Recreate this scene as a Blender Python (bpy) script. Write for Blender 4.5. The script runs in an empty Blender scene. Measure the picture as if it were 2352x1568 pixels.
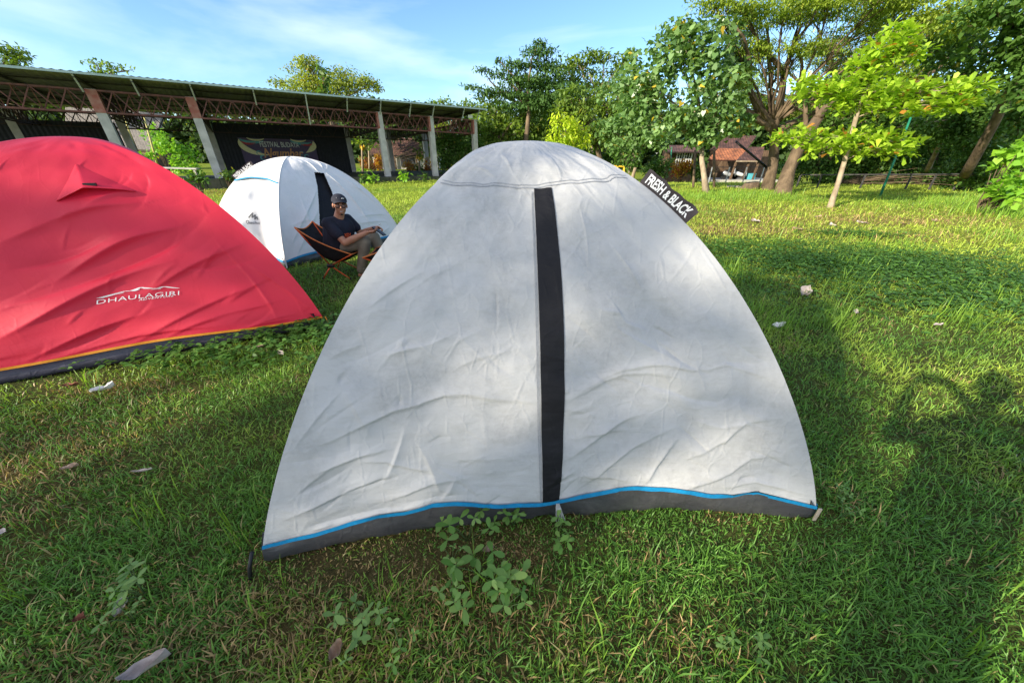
import bpy, math, random
import numpy as np
from mathutils import Vector, Matrix
random.seed(7)
R = math.radians
sc = bpy.context.scene
COL = sc.collection
# ------------------------------------------------------------------ layout helpers
PIT = R(28.6); F = 795.0; CX = 1176.0; CY = 784.0; H = 1.45
cP, sP = math.cos(PIT), math.sin(PIT)
def ray(px, py):
    v = py - CY
    return (px - CX, F * cP - v * sP, -(F * sP + v * cP))
def gp(px, py, z=0.0):
    r = ray(px, py); k = (z - H) / r[2]
    return Vector((r[0] * k, r[1] * k, z))
def at(px, py, Y):
    r = ray(px, py); k = Y / r[1]
    return Vector((r[0] * k, Y, H + r[2] * k))
def proj(p):
    x, y, z = p[..., 0], p[..., 1], p[..., 2] - H
    d = y * cP - z * sP
    return CX + F * x / d, CY + F * (-(z * cP) - y * sP) / d
def sstep(a, b, x):
    t = np.clip((x - a) / (b - a), 0, 1); return t * t * (3 - 2 * t)
def gz(x, y):
    x = np.asarray(x, float); y = np.asarray(y, float)
    far = -0.8 * sstep(18, 34, y) * sstep(4, 10, x)
    und = 0.012 * np.sin(x * 1.9 + .4) * np.sin(y * 1.6 + 1.1) * sstep(.2, 1.0, np.hypot(x, y))
    return far + und
def _h(ix, iy, seed):
    n = (ix.astype(np.int64) * 374761393 + iy.astype(np.int64) * 668265263 + seed * 974634777) & 0x7fffffff
    n = ((n ^ (n >> 13)) * 1274126177) & 0x7fffffff
    n = (n ^ (n >> 16)) & 0xffff
    return n / 65535.0
def vn(x, y, seed=0):
    x = np.asarray(x, float); y = np.asarray(y, float)
    ix = np.floor(x); iy = np.floor(y); fx = x - ix; fy = y - iy
    fx = fx * fx * (3 - 2 * fx); fy = fy * fy * (3 - 2 * fy)
    a = _h(ix, iy, seed); b = _h(ix + 1, iy, seed); c = _h(ix, iy + 1, seed); d = _h(ix + 1, iy + 1, seed)
    return (a * (1 - fx) + b * fx) * (1 - fy) + (c * (1 - fx) + d * fx) * fy
def fbm(x, y, seed=0, o=3):
    s = 0; a = .5; t = 0
    for k in range(o):
        s = s + a * vn(x * 2 ** k + 17 * k, y * 2 ** k - 9 * k, seed + k); t += a; a *= .5
    return s / t
# ------------------------------------------------------------------ object helpers
def tag(o, label=None, cat=None, group=None, kind=None):
    if label: o['label'] = label
    if cat: o['category'] = cat
    if group: o['group'] = group
    if kind: o['kind'] = kind
    return o
def empty(name, loc=(0, 0, 0), label=None, cat=None, group=None):
    o = bpy.data.objects.new(name, None); COL.objects.link(o); o.location = loc
    o.empty_display_size = .1
    return tag(o, label, cat, group)
def link(name, me, mat=None, parent=None):
    o = bpy.data.objects.new(name, me); COL.objects.link(o)
    if mat is not None: me.materials.append(mat)
    if parent is not None:
        o.parent = parent
        q = parent; off = Vector((0, 0, 0))
        while q is not None: off += q.location; q = q.parent
        o.location = -off          # meshes are written in world coordinates
    return o
class MB:
    def __init__(s): s.v = []; s.f = []
    def add(s, vs, fs):
        b = len(s.v); s.v += [tuple(p) for p in vs]; s.f += [tuple(i + b for i in f) for f in fs]; return s
    def box(s, c, size, rz=0.0, M=None):
        x, y, z = [q / 2 for q in size]
        M = M or (Matrix.Translation(Vector(c)) @ Matrix.Rotation(rz, 4, 'Z'))
        vs = [M @ Vector(p) for p in [(-x, -y, -z), (x, -y, -z), (x, y, -z), (-x, y, -z), (-x, -y, z), (x, -y, z), (x, y, z), (-x, y, z)]]
        return s.add(vs, [(0, 3, 2, 1), (4, 5, 6, 7), (0, 1, 5, 4), (1, 2, 6, 5), (2, 3, 7, 6), (3, 0, 4, 7)])
    def bar(s, a, b, w, h=None, roll=0):
        a = Vector(a); b = Vector(b); h = h or w; d = b - a
        if d.length < 1e-6: return s
        M = Matrix.Translation((a + b) / 2) @ d.to_track_quat('Z', 'Y').to_matrix().to_4x4() @ Matrix.Rotation(roll, 4, 'Z')
        return s.box((0, 0, 0), (w, h, d.length), M=M)
    def tube(s, pts, rad, n=8, cap=True):
        pts = [Vector(p) for p in pts]; m = len(pts)
        if not hasattr(rad, '__len__'): rad = [rad] * m
        b = len(s.v); up = Vector((0.13, 0.07, 1)).normalized(); X = None
        for i, p in enumerate(pts):
            t = (pts[min(i + 1, m - 1)] - pts[max(i - 1, 0)]).normalized()
            if X is None:
                X = t.cross(up)
                if X.length < .05: X = t.cross(Vector((1, 0, 0)))
            X = (X - t * X.dot(t)).normalized(); Y = t.cross(X)
            for k in range(n):
                a = 2 * math.pi * k / n
                s.v.append(tuple(p + (X * math.cos(a) + Y * math.sin(a)) * rad[i]))
        for i in range(m - 1):
            for k in range(n):
                k2 = (k + 1) % n
                s.f.append((b + i * n + k, b + i * n + k2, b + (i + 1) * n + k2, b + (i + 1) * n + k))
        if cap:
            s.f.append(tuple(b + k for k in range(n))[::-1]); s.f.append(tuple(b + (m - 1) * n + k for k in range(n)))
        return s
    def capsule(s, a, ra, b, rb, n=14, k=5, sc=(1, 1, 1)):
        a = Vector(a); b = Vector(b); d = (b - a); L = d.length
        t = d.normalized() if L > 1e-6 else Vector((0, 0, 1))
        if L < 1e-6: b = a + t * 1e-4
        pts = []; rr = []
        for i in range(k + 1):
            q = math.pi / 2 * i / k; pts.append(a - t * ra * math.cos(q)); rr.append(max(ra * math.sin(q), 1e-4))
        for i in range(k + 1):
            q = math.pi / 2 * i / k; pts.append(b + t * rb * math.sin(q)); rr.append(max(rb * math.cos(q), 1e-4))
        return s.tube(pts, rr, n)
    def ellipsoid(s, c, r, M=None, n=16, m=10):
        M = M or Matrix.Identity(4); b = len(s.v); c = Vector(c)
        for i in range(m + 1):
            th = math.pi * i / m; st = max(math.sin(th), 1e-3)
            for k in range(n):
                ph = 2 * math.pi * k / n
                s.v.append(tuple(M @ (c + Vector((r[0] * st * math.cos(ph), r[1] * st * math.sin(ph), r[2] * math.cos(th))))))
        for i in range(m):
            for k in range(n):
                k2 = (k + 1) % n
                s.f.append((b + i * n + k, b + (i + 1) * n + k, b + (i + 1) * n + k2, b + i * n + k2))
        s.f.append(tuple(b + k for k in range(n))); s.f.append(tuple(b + m * n + k for k in range(n))[::-1])
        return s
    def build(s, name, mat=None, parent=None, smooth=False):
        me = bpy.data.meshes.new(name); me.from_pydata(s.v, [], s.f)
        if smooth: me.polygons.foreach_set('use_smooth', [True] * len(me.polygons))
        me.update()
        return link(name, me, mat, parent)
def grid_mesh(name, Pts, mat, parent, smooth=True, keep=None):
    nv, nu = Pts.shape[:2]
    me = bpy.data.meshes.new(name)
    idx = np.arange(nu * nv).reshape(nv, nu)
    q = np.stack([idx[:-1, :-1], idx[:-1, 1:], idx[1:, 1:], idx[1:, :-1]], -1).reshape(-1, 4)
    if keep is not None: q = q[keep[:-1, :-1].reshape(-1)]
    me.from_pydata(Pts.reshape(-1, 3).tolist(), [], q.tolist())
    if smooth: me.polygons.foreach_set('use_smooth', [True] * len(me.polygons))
    me.update()
    return link(name, me, mat, parent)
def np_poly(name, verts, k, cols, mat, parent=None, smooth=False):
    """verts (N,k,3): N separate k-gons; cols (N,3)"""
    N = len(verts); me = bpy.data.meshes.new(name)
    me.vertices.add(N * k); me.vertices.foreach_set('co', verts.reshape(-1).astype(np.float32))
    me.loops.add(N * k); me.loops.foreach_set('vertex_index', np.arange(N * k, dtype=np.int32))
    me.polygons.add(N); me.polygons.foreach_set('loop_start', np.arange(N, dtype=np.int32) * k)
    me.update(calc_edges=True)
    c = np.ones((N * k, 4), np.float32); c[:, :3] = np.repeat(cols, k, axis=0)
    at_ = me.attributes.new('col', 'FLOAT_COLOR', 'POINT'); at_.data.foreach_set('color', c.reshape(-1))
    return link(name, me, mat, parent)
# ------------------------------------------------------------------ materials
def newmat(name):
    m = bpy.data.materials.new(name); m.use_nodes = True
    nt = m.node_tree; bs = nt.nodes['Principled BSDF']
    return m, nt, bs
def N(nt, t, **kw):
    n = nt.nodes.new(t)
    for k, v in kw.items(): setattr(n, k, v)
    return n
def ramp(nt, stops):
    r = nt.nodes.new('ShaderNodeValToRGB'); e = r.color_ramp.elements
    e[0].position, e[0].color = stops[0][0], (*stops[0][1], 1)
    e[1].position, e[1].color = stops[-1][0], (*stops[-1][1], 1)
    for p, c in stops[1:-1]:
        q = e.new(p); q.color = (*c, 1)
    return r
def pm(name, c1, c2=None, scale=8, rough=.7, bump=0.0, bscale=None, metal=0, stretch=(1, 1, 1), spec=.3, detail=6, lo=.35, hi=.65):
    m, nt, bs = newmat(name); c2 = c2 or tuple(q * .8 for q in c1)
    tc = N(nt, 'ShaderNodeTexCoord'); mp = N(nt, 'ShaderNodeMapping'); mp.inputs['Scale'].default_value = stretch
    nt.links.new(tc.outputs['Object'], mp.inputs['Vector'])
    no = N(nt, 'ShaderNodeTexNoise'); no.inputs['Scale'].default_value = scale; no.inputs['Detail'].default_value = detail
    nt.links.new(mp.outputs[0], no.inputs['Vector'])
    r = ramp(nt, [(lo, c1), (hi, c2)]); nt.links.new(no.outputs['Fac'], r.inputs[0])
    nt.links.new(r.outputs[0], bs.inputs['Base Color'])
    bs.inputs['Roughness'].default_value = rough; bs.inputs['Metallic'].default_value = metal
    bs.inputs['Specular IOR Level'].default_value = spec
    if bump:
        n2 = N(nt, 'ShaderNodeTexNoise'); n2.inputs['Scale'].default_value = bscale or scale * 4; n2.inputs['Detail'].default_value = 4
        nt.links.new(mp.outputs[0], n2.inputs['Vector'])
        b = N(nt, 'ShaderNodeBump'); b.inputs['Strength'].default_value = 1; b.inputs['Distance'].default_value = bump
        nt.links.new(n2.outputs['Fac'], b.inputs['Height']); nt.links.new(b.outputs[0], bs.inputs['Normal'])
    return m
def leafmat(name, trans=.4, rough=.5, spec=.3, tint=(1.25, 1.3, .55)):
    m, nt, bs = newmat(name)
    a = N(nt, 'ShaderNodeAttribute', attribute_name='col')
    nt.links.new(a.outputs['Color'], bs.inputs['Base Color'])
    bs.inputs['Roughness'].default_value = rough; bs.inputs['Specular IOR Level'].default_value = spec
    tr = N(nt, 'ShaderNodeBsdfTranslucent')
    mx = N(nt, 'ShaderNodeMix', data_type='RGBA', blend_type='MULTIPLY'); mx.inputs[0].default_value = 1
    nt.links.new(a.outputs['Color'], mx.inputs[6]); mx.inputs[7].default_value = (*tint, 1)
    nt.links.new(mx.outputs[2], tr.inputs['Color'])
    ms = N(nt, 'ShaderNodeMixShader'); ms.inputs[0].default_value = trans
    nt.links.new(bs.outputs[0], ms.inputs[1]); nt.links.new(tr.outputs[0], ms.inputs[2])
    nt.links.new(ms.outputs[0], nt.nodes['Material Output'].inputs['Surface'])
    return m
def fabric(name, base, stain, trans=.0, rough=.6, crease=.004, stain_amt=.6, spec=.25, tcol=None):
    """tent cloth: mottled stains plus a net of fine crease lines in the bump"""
    m, nt, bs = newmat(name)
    tc = N(nt, 'ShaderNodeTexCoord')
    n1 = N(nt, 'ShaderNodeTexNoise'); n1.inputs['Scale'].default_value = 3.2; n1.inputs['Detail'].default_value = 9; n1.inputs['Roughness'].default_value = .72; n1.inputs['Distortion'].default_value = .5
    n2 = N(nt, 'ShaderNodeTexNoise'); n2.inputs['Scale'].default_value = 42; n2.inputs['Detail'].default_value = 6; n2.inputs['Roughness'].default_value = .75
    nt.links.new(tc.outputs['Object'], n1.inputs['Vector']); nt.links.new(tc.outputs['Object'], n2.inputs['Vector'])
    r1 = ramp(nt, [(.42, (0, 0, 0)), (.66, (1, 1, 1))]); nt.links.new(n1.outputs['Fac'], r1.inputs[0])
    r2 = ramp(nt, [(.35, (.25, .25, .25)), (.75, (1, 1, 1))]); nt.links.new(n2.outputs['Fac'], r2.inputs[0])
    mu = N(nt, 'ShaderNodeMath', operation='MULTIPLY'); nt.links.new(r1.outputs[0], mu.inputs[0]); nt.links.new(r2.outputs[0], mu.inputs[1])
    m2 = N(nt, 'ShaderNodeMath', operation='MULTIPLY'); nt.links.new(mu.outputs[0], m2.inputs[0]); m2.inputs[1].default_value = stain_amt
    mx = N(nt, 'ShaderNodeMix', data_type='RGBA'); nt.links.new(m2.outputs[0], mx.inputs[0])
    mx.inputs[6].default_value = (*base, 1); mx.inputs[7].default_value = (*stain, 1)
    n3 = N(nt, 'ShaderNodeTexNoise'); n3.inputs['Scale'].default_value = 110; n3.inputs['Detail'].default_value = 3; n3.inputs['Roughness'].default_value = .6
    nt.links.new(tc.outputs['Object'], n3.inputs['Vector'])
    r3 = ramp(nt, [(.70, (0, 0, 0)), (.78, (1, 1, 1))]); nt.links.new(n3.outputs['Fac'], r3.inputs[0])
    m3 = N(nt, 'ShaderNodeMath', operation='MULTIPLY'); nt.links.new(r3.outputs[0], m3.inputs[0]); nt.links.new(r1.outputs[0], m3.inputs[1])
    m4 = N(nt, 'ShaderNodeMath', operation='MULTIPLY'); nt.links.new(m3.outputs[0], m4.inputs[0]); m4.inputs[1].default_value = stain_amt * .9
    mx2 = N(nt, 'ShaderNodeMix', data_type='RGBA'); nt.links.new(m4.outputs[0], mx2.inputs[0]); nt.links.new(mx.outputs[2], mx2.inputs[6])
    mx2.inputs[7].default_value = (*(q * .35 for q in stain), 1)
    nt.links.new(mx2.outputs[2], bs.inputs['Base Color'])
    bs.inputs['Roughness'].default_value = rough; bs.inputs['Specular IOR Level'].default_value = spec
    # creases
    wn = N(nt, 'ShaderNodeTexNoise'); wn.inputs['Scale'].default_value = 2.2; wn.inputs['Detail'].default_value = 3
    nt.links.new(tc.outputs['Object'], wn.inputs['Vector'])
    va = N(nt, 'ShaderNodeVectorMath', operation='MULTIPLY_ADD'); va.inputs[1].default_value = (.07, .07, .07)
    nt.links.new(wn.outputs['Color'], va.inputs[0]); nt.links.new(tc.outputs['Object'], va.inputs[2])
    hs = []
    for i, (scv, wdt, amp) in enumerate([(2.6, .012, .12), (6.5, .026, .18), (15, .05, .14)]):
        mp = N(nt, 'ShaderNodeMapping'); mp.inputs['Scale'].default_value = (1, 1, .62); mp.inputs['Rotation'].default_value = (0, .5 + i * .9, .3)
        nt.links.new(va.outputs[0], mp.inputs['Vector'])
        vo = N(nt, 'ShaderNodeTexVoronoi', feature='DISTANCE_TO_EDGE'); vo.inputs['Scale'].default_value = scv
        nt.links.new(mp.outputs[0], vo.inputs['Vector'])
        mr = N(nt, 'ShaderNodeMapRange', interpolation_type='SMOOTHSTEP'); mr.inputs['From Max'].default_value = wdt * 2.2; mr.inputs['To Min'].default_value = amp; mr.inputs['To Max'].default_value = 0
        nt.links.new(vo.outputs['Distance'], mr.inputs['Value'])
        # only some edges show
        nm = N(nt, 'ShaderNodeTexNoise'); nm.inputs['Scale'].default_value = 2.5 + 3 * i; nm.inputs['Detail'].default_value = 2
        nt.links.new(tc.outputs['Object'], nm.inputs['Vector'])
        m_ = N(nt, 'ShaderNodeMapRange'); m_.inputs['From Min'].default_value = .42; m_.inputs['From Max'].default_value = .62
        nt.links.new(nm.outputs['Fac'], m_.inputs['Value'])
        mm = N(nt, 'ShaderNodeMath', operation='MULTIPLY'); nt.links.new(mr.outputs[0], mm.inputs[0]); nt.links.new(m_.outputs[0], mm.inputs[1])
        hs.append(mm)
    wv = N(nt, 'ShaderNodeTexNoise'); wv.inputs['Scale'].default_value = 9; wv.inputs['Detail'].default_value = 6; wv.inputs['Roughness'].default_value = .6
    wm = N(nt, 'ShaderNodeMapping'); wm.inputs['Scale'].default_value = (.55, .8, 2.0); wm.inputs['Rotation'].default_value = (0, .25, 0); nt.links.new(tc.outputs['Object'], wm.inputs['Vector']); nt.links.new(wm.outputs[0], wv.inputs['Vector'])
    ad = N(nt, 'ShaderNodeMath', operation='ADD'); nt.links.new(hs[0].outputs[0], ad.inputs[0]); nt.links.new(hs[1].outputs[0], ad.inputs[1])
    ad1 = N(nt, 'ShaderNodeMath', operation='ADD'); nt.links.new(ad.outputs[0], ad1.inputs[0]); nt.links.new(hs[2].outputs[0], ad1.inputs[1])
    ad2 = N(nt, 'ShaderNodeMath', operation='MULTIPLY_ADD'); nt.links.new(wv.outputs['Fac'], ad2.inputs[0]); ad2.inputs[1].default_value = 1.1; nt.links.new(ad1.outputs[0], ad2.inputs[2])
    b = N(nt, 'ShaderNodeBump'); b.inputs['Strength'].default_value = 1; b.inputs['Distance'].default_value = crease
    nt.links.new(ad2.outputs[0], b.inputs['Height']); nt.links.new(b.outputs[0], bs.inputs['Normal'])
    if trans:
        tr = N(nt, 'ShaderNodeBsdfTranslucent'); tr.inputs['Color'].default_value = (*(tcol or base), 1)
        ms = N(nt, 'ShaderNodeMixShader'); ms.inputs[0].default_value = trans
        nt.links.new(bs.outputs[0], ms.inputs[1]); nt.links.new(tr.outputs[0], ms.inputs[2])
        nt.links.new(ms.outputs[0], nt.nodes['Material Output'].inputs['Surface'])
    return m
M = dict(
    white=fabric('white_canvas', (.50, .50, .495), (.27, .265, .26), crease=.006, stain_amt=.65),
    white2=fabric('white_canvas_clean', (.66, .66, .655), (.44, .44, .43), crease=.004, stain_amt=.4),
    red=fabric('red_nylon', (.70, .022, .058), (.62, .018, .03), crease=.0016, stain_amt=.5, trans=.12, tcol=(.8, .05, .07), rough=.5, spec=.35),
    black_strip=fabric('black_strip_cloth', (.008, .008, .011), (.022, .022, .024), crease=.006, rough=.6),
    skirt=fabric('groundsheet_plastic', (.045, .045, .05), (.13, .13, .125), crease=.006, rough=.38, spec=.5, stain_amt=.7),
    skirt_violet=fabric('groundsheet_violet', (.06, .055, .085), (.10, .10, .13), crease=.006, rough=.45, spec=.4),
    blue_tape=pm('blue_tape', (.01, .20, .42), (.012, .25, .5), 60, .5),
    yellow_tape=pm('yellow_tape', (.75, .30, .02), (.65, .24, .02), 60, .5),
    strap=pm('grey_strap', (.42, .42, .40), (.3, .3, .28), 60, .8),
    stitch=pm('stitching', (.25, .26, .28), (.35, .36, .38), 120, .8),
    dark=pm('dark_metal', (.015, .015, .016), (.03, .03, .03), 20, .4),
    peg=pm('peg_wood', (.55, .48, .38), (.4, .33, .25), 30, .7),
    flag=pm('label_cloth', (.028, .022, .024), (.05, .04, .042), 18, .7, .001, 60),
    letter=pm('letter_white', (.85, .85, .83), (.78, .78, .76), 30, .6),
    letter_grey=pm('letter_grey', (.10, .10, .10), (.15, .15, .15), 30, .6),
    concrete=pm('concrete', (.52, .50, .47), (.38, .37, .34), 3, .85, .004, 25),
    plinth=pm('mossy_concrete', (.12, .11, .085), (.05, .06, .035), 2.2, .95, .02, 12),
    redpaint=pm('red_primer', (.30, .085, .06), (.36, .18, .14), 5, .7),
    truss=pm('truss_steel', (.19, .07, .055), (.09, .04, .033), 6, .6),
    truss_dark=pm('truss_steel_shaded', (.06, .035, .03), (.035, .025, .02), 6, .7),  # darker copy of the truss steel, shade under the roof put into its colour
    galv=pm('galvanised', (.5, .52, .53), (.4, .42, .44), 12, .45, metal=.3),
    rafter=pm('rafter_steel', (.08, .075, .07), (.03, .03, .03), 9, .7),
    blackwall=pm('black_sheeting', (.010, .011, .016), (.016, .017, .024), 5, .6),
    bark=pm('bark', (.19, .135, .085), (.085, .06, .038), 5, .9, .02, 22, stretch=(1, 1, .35)),
    bark_pale=pm('bark_pale', (.42, .34, .24), (.24, .18, .12), 6, .85, .01, 30, stretch=(1, 1, .5)),
    wood=pm('old_wood', (.16, .10, .06), (.08, .05, .03), 8, .8, .004, stretch=(1, 1, .3)),
    bamboo=pm('bamboo', (.62, .52, .16), (.40, .36, .14), 5, .6),
    orange_alu=pm('orange_alloy', (.72, .11, .02), (.62, .09, .02), 30, .35, metal=.3, spec=.5),
    orange_trim=pm('orange_trim', (.68, .22, .07), (.55, .17, .05), 40, .8),
    chair_cloth=pm('chair_cloth', (.012, .012, .014), (.022, .022, .024), 20, .8, .002, 60),
    skin=pm('skin', (.46, .22, .13), (.38, .17, .10), 14, .5, spec=.4),
    skin_lip=pm('lip', (.22, .075, .06), (.19, .06, .05), 30, .4),
    tooth=pm('tooth', (.75, .72, .65), (.7, .66, .6), 30, .3),
    hair=pm('hair', (.010, .008, .007), (.02, .016, .013), 60, .6),
    shirt=pm('shirt', (.010, .011, .020), (.018, .018, .030), 9, .85, .004, 18),
    cap=pm('cap_cloth', (.016, .017, .027), (.028, .029, .040), 20, .85),
    trouser=pm('trouser', (.27, .235, .175), (.20, .17, .125), 9, .85, .006, 16),
    print_orange=pm('print_orange', (.80, .12, .02), (.7, .09, .02), 60, .7),
    lens=pm('spectacle_lens', (.13, .065, .05), (.15, .08, .06), 3, .2, spec=.4),
    leather=pm('sandal', (.03, .02, .015), (.05, .03, .02), 20, .6),
    phone=pm('phone_black', (.012, .012, .014), (.02, .02, .022), 5, .4, spec=.3),
    paper=pm('cigarette_paper', (.85, .84, .80), (.8, .8, .76), 30, .6),
    bronze=pm('banner_cloth', (.10, .08, .15), (.12, .085, .16), 6, .8),
    banner_teal=pm('banner_teal', (.12, .36, .42), (.15, .45, .48), 9, .8),
    banner_tan=pm('banner_tan', (.75, .42, .20), (.55, .28, .14), 9, .8),
    banner_cream=pm('banner_cream', (.8, .76, .45), (.7, .66, .36), 9, .8),
    banner_red=pm('banner_red', (.45, .06, .08), (.5, .08, .08), 9, .8),
    banner_white=pm('banner_white', (.85, .88, .88), (.5, .52, .52), 9, .8),
    dryleaf=pm('dry_leaf', (.42, .31, .23), (.30, .20, .13), 25, .8, .002, 70),
    dryleaf_grey=pm('dry_leaf_grey', (.55, .48, .44), (.36, .30, .27), 25, .8, .002, 70),
    dryleaf_red=pm('dry_leaf_red', (.22, .07, .04), (.15, .05, .03), 25, .8, .002, 70),
    scrap=pm('white_scrap', (.80, .79, .76), (.6, .58, .54), 25, .7, .003, 60),
    plaster=pm('plaster', (.50, .48, .42), (.38, .36, .31), 4, .9),
    tealbox=pm('teal_box', (.10, .42, .48), (.08, .36, .42), 5, .5),
    carpaint=pm('car_white', (.70, .71, .72), (.64, .65, .66), 3, .25, spec=.6),
    glass=pm('window_dark', (.03, .035, .04), (.05, .055, .06), 3, .1, spec=.7),
    thatch=pm('thatch', (.27, .24, .21), (.17, .15, .13), 9, .95, .03, 40, stretch=(1, 1, .25)),
    green_pole=pm('green_paint', (.02, .22, .13), (.02, .17, .10), 8, .5),
    toy_yellow=pm('toy_yellow', (.7, .45, .03), (.6, .38, .03), 8, .5),
    toy_red=pm('toy_red', (.6, .06, .02), (.5, .05, .02), 8, .5),
    leaf=leafmat('leaf_matte'),
    leaf_gloss=leafmat('leaf_gloss', .4, .32, .5),
    grass=leafmat('grass_blade', .35, .45, .35, (1.15, 1.25, .6)),
)
def tilemat(name, c1, c2, gap, sx, sy):
    m, nt, bs = newmat(name)
    uv = N(nt, 'ShaderNodeTexCoord')
    br = N(nt, 'ShaderNodeTexBrick'); br.inputs['Color1'].default_value = (*c1, 1); br.inputs['Color2'].default_value = (*c2, 1)
    br.inputs['Mortar'].default_value = (*gap, 1); br.inputs['Scale'].default_value = 1; br.inputs['Brick Width'].default_value = sx; br.inputs['Row Height'].default_value = sy
    br.inputs['Mortar Size'].default_value = .018
    mp = N(nt, 'ShaderNodeMapping')
    nt.links.new(uv.outputs['UV'], mp.inputs['Vector']); nt.links.new(mp.outputs[0], br.inputs['Vector'])
    no = N(nt, 'ShaderNodeTexNoise'); no.inputs['Scale'].default_value = 1.4; no.inputs['Detail'].default_value = 7
    nt.links.new(uv.outputs['UV'], no.inputs['Vector'])
    r = ramp(nt, [(.3, (.35, .35, .35)), (.62, (1, 1, 1))]); nt.links.new(no.outputs['Fac'], r.inputs[0])
    mx = N(nt, 'ShaderNodeMix', data_type='RGBA', blend_type='MULTIPLY'); mx.inputs[0].default_value = 1
    nt.links.new(br.outputs['Color'], mx.inputs[6]); nt.links.new(r.outputs[0], mx.inputs[7]); nt.links.new(mx.outputs[2], bs.inputs['Base Color'])
    bs.inputs['Roughness'].default_value = .85
    b = N(nt, 'ShaderNodeBump'); b.inputs['Distance'].default_value = .03; b.invert = True
    nt.links.new(br.outputs['Fac'], b.inputs['Height']); nt.links.new(b.outputs[0], bs.inputs['Normal'])
    return m
M['tile_orange'] = tilemat('orange_roof_tile', (.66, .24, .09), (.52, .18, .07), (.08, .03, .02), .26, .3)
M['tile_brown'] = tilemat('brown_roof_tile', (.15, .07, .05), (.22, .10, .07), (.03, .02, .015), .26, .3)
def roofquad(name, a, b, c, d, mat, parent, th=.09, seg=20):
    """tiled slab, a-b eave, d-c ridge; ribs along the fall; thick"""
    a, b, c, d = map(Vector, (a, b, c, d)); me = bpy.data.meshes.new(name)
    n = (b - a).cross(d - a).normalized(); vs = []; fs = []; uvs = []
    L = (b - a).length; nb = max(int(L / .13), 4)
    for side in (0, 1):
        for j in range(2):
            for i in range(nb * 2 + 1):
                u = i / (nb * 2)
                p = (a.lerp(b, u)) if j == 0 else (d.lerp(c, u))
                o = (.025 if i % 2 else 0) if side == 0 else -th
                vs.append(p + n * o); uvs.append((u * L, j * (d - a).length))
    w = nb * 2 + 1
    for i in range(w - 1):
        fs.append((i, i + 1, w + i + 1, w + i)); fs.append((2 * w + i, 3 * w + i, 3 * w + i + 1, 2 * w + i + 1))
        fs.append((i, 2 * w + i, 2 * w + i + 1, i + 1)); fs.append((w + i, w + i + 1, 3 * w + i + 1, 3 * w + i))
    fs.append((0, w, 3 * w, 2 * w)); fs.append((w - 1, 3 * w - 1, 4 * w - 1, 2 * w - 1))
    me.from_pydata([tuple(v) for v in vs], [], fs)
    ul = me.uv_layers.new(name='UVMap')
    for l in me.loops: ul.data[l.index].uv = uvs[l.vertex_index]
    return link(name, me, mat, parent)
# ------------------------------------------------------------------ text
def text2d(s, offset=0.0, shear=0.0, spacing=1.0):
    cu = bpy.data.curves.new('t', 'FONT'); cu.body = s; cu.size = 1; cu.offset = offset; cu.shear = shear; cu.space_character = spacing
    cu.resolution_u = 3
    o = bpy.data.objects.new('t', cu); COL.objects.link(o)
    dg = bpy.context.evaluated_depsgraph_get(); dg.update()
    me = bpy.data.meshes.new_from_object(o.evaluated_get(dg))
    import bmesh
    bm = bmesh.new(); bm.from_mesh(me); bmesh.ops.triangulate(bm, faces=bm.faces)
    V = np.array([v.co[:2] for v in bm.verts]); Fc = [tuple(v.index for v in f.verts) for f in bm.faces]
    bm.free(); bpy.data.objects.remove(o); bpy.data.curves.remove(cu); bpy.data.meshes.remove(me)
    mn = V.min(0); mxx = V.max(0)
    return (V - mn) / (mxx - mn), Fc
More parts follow.
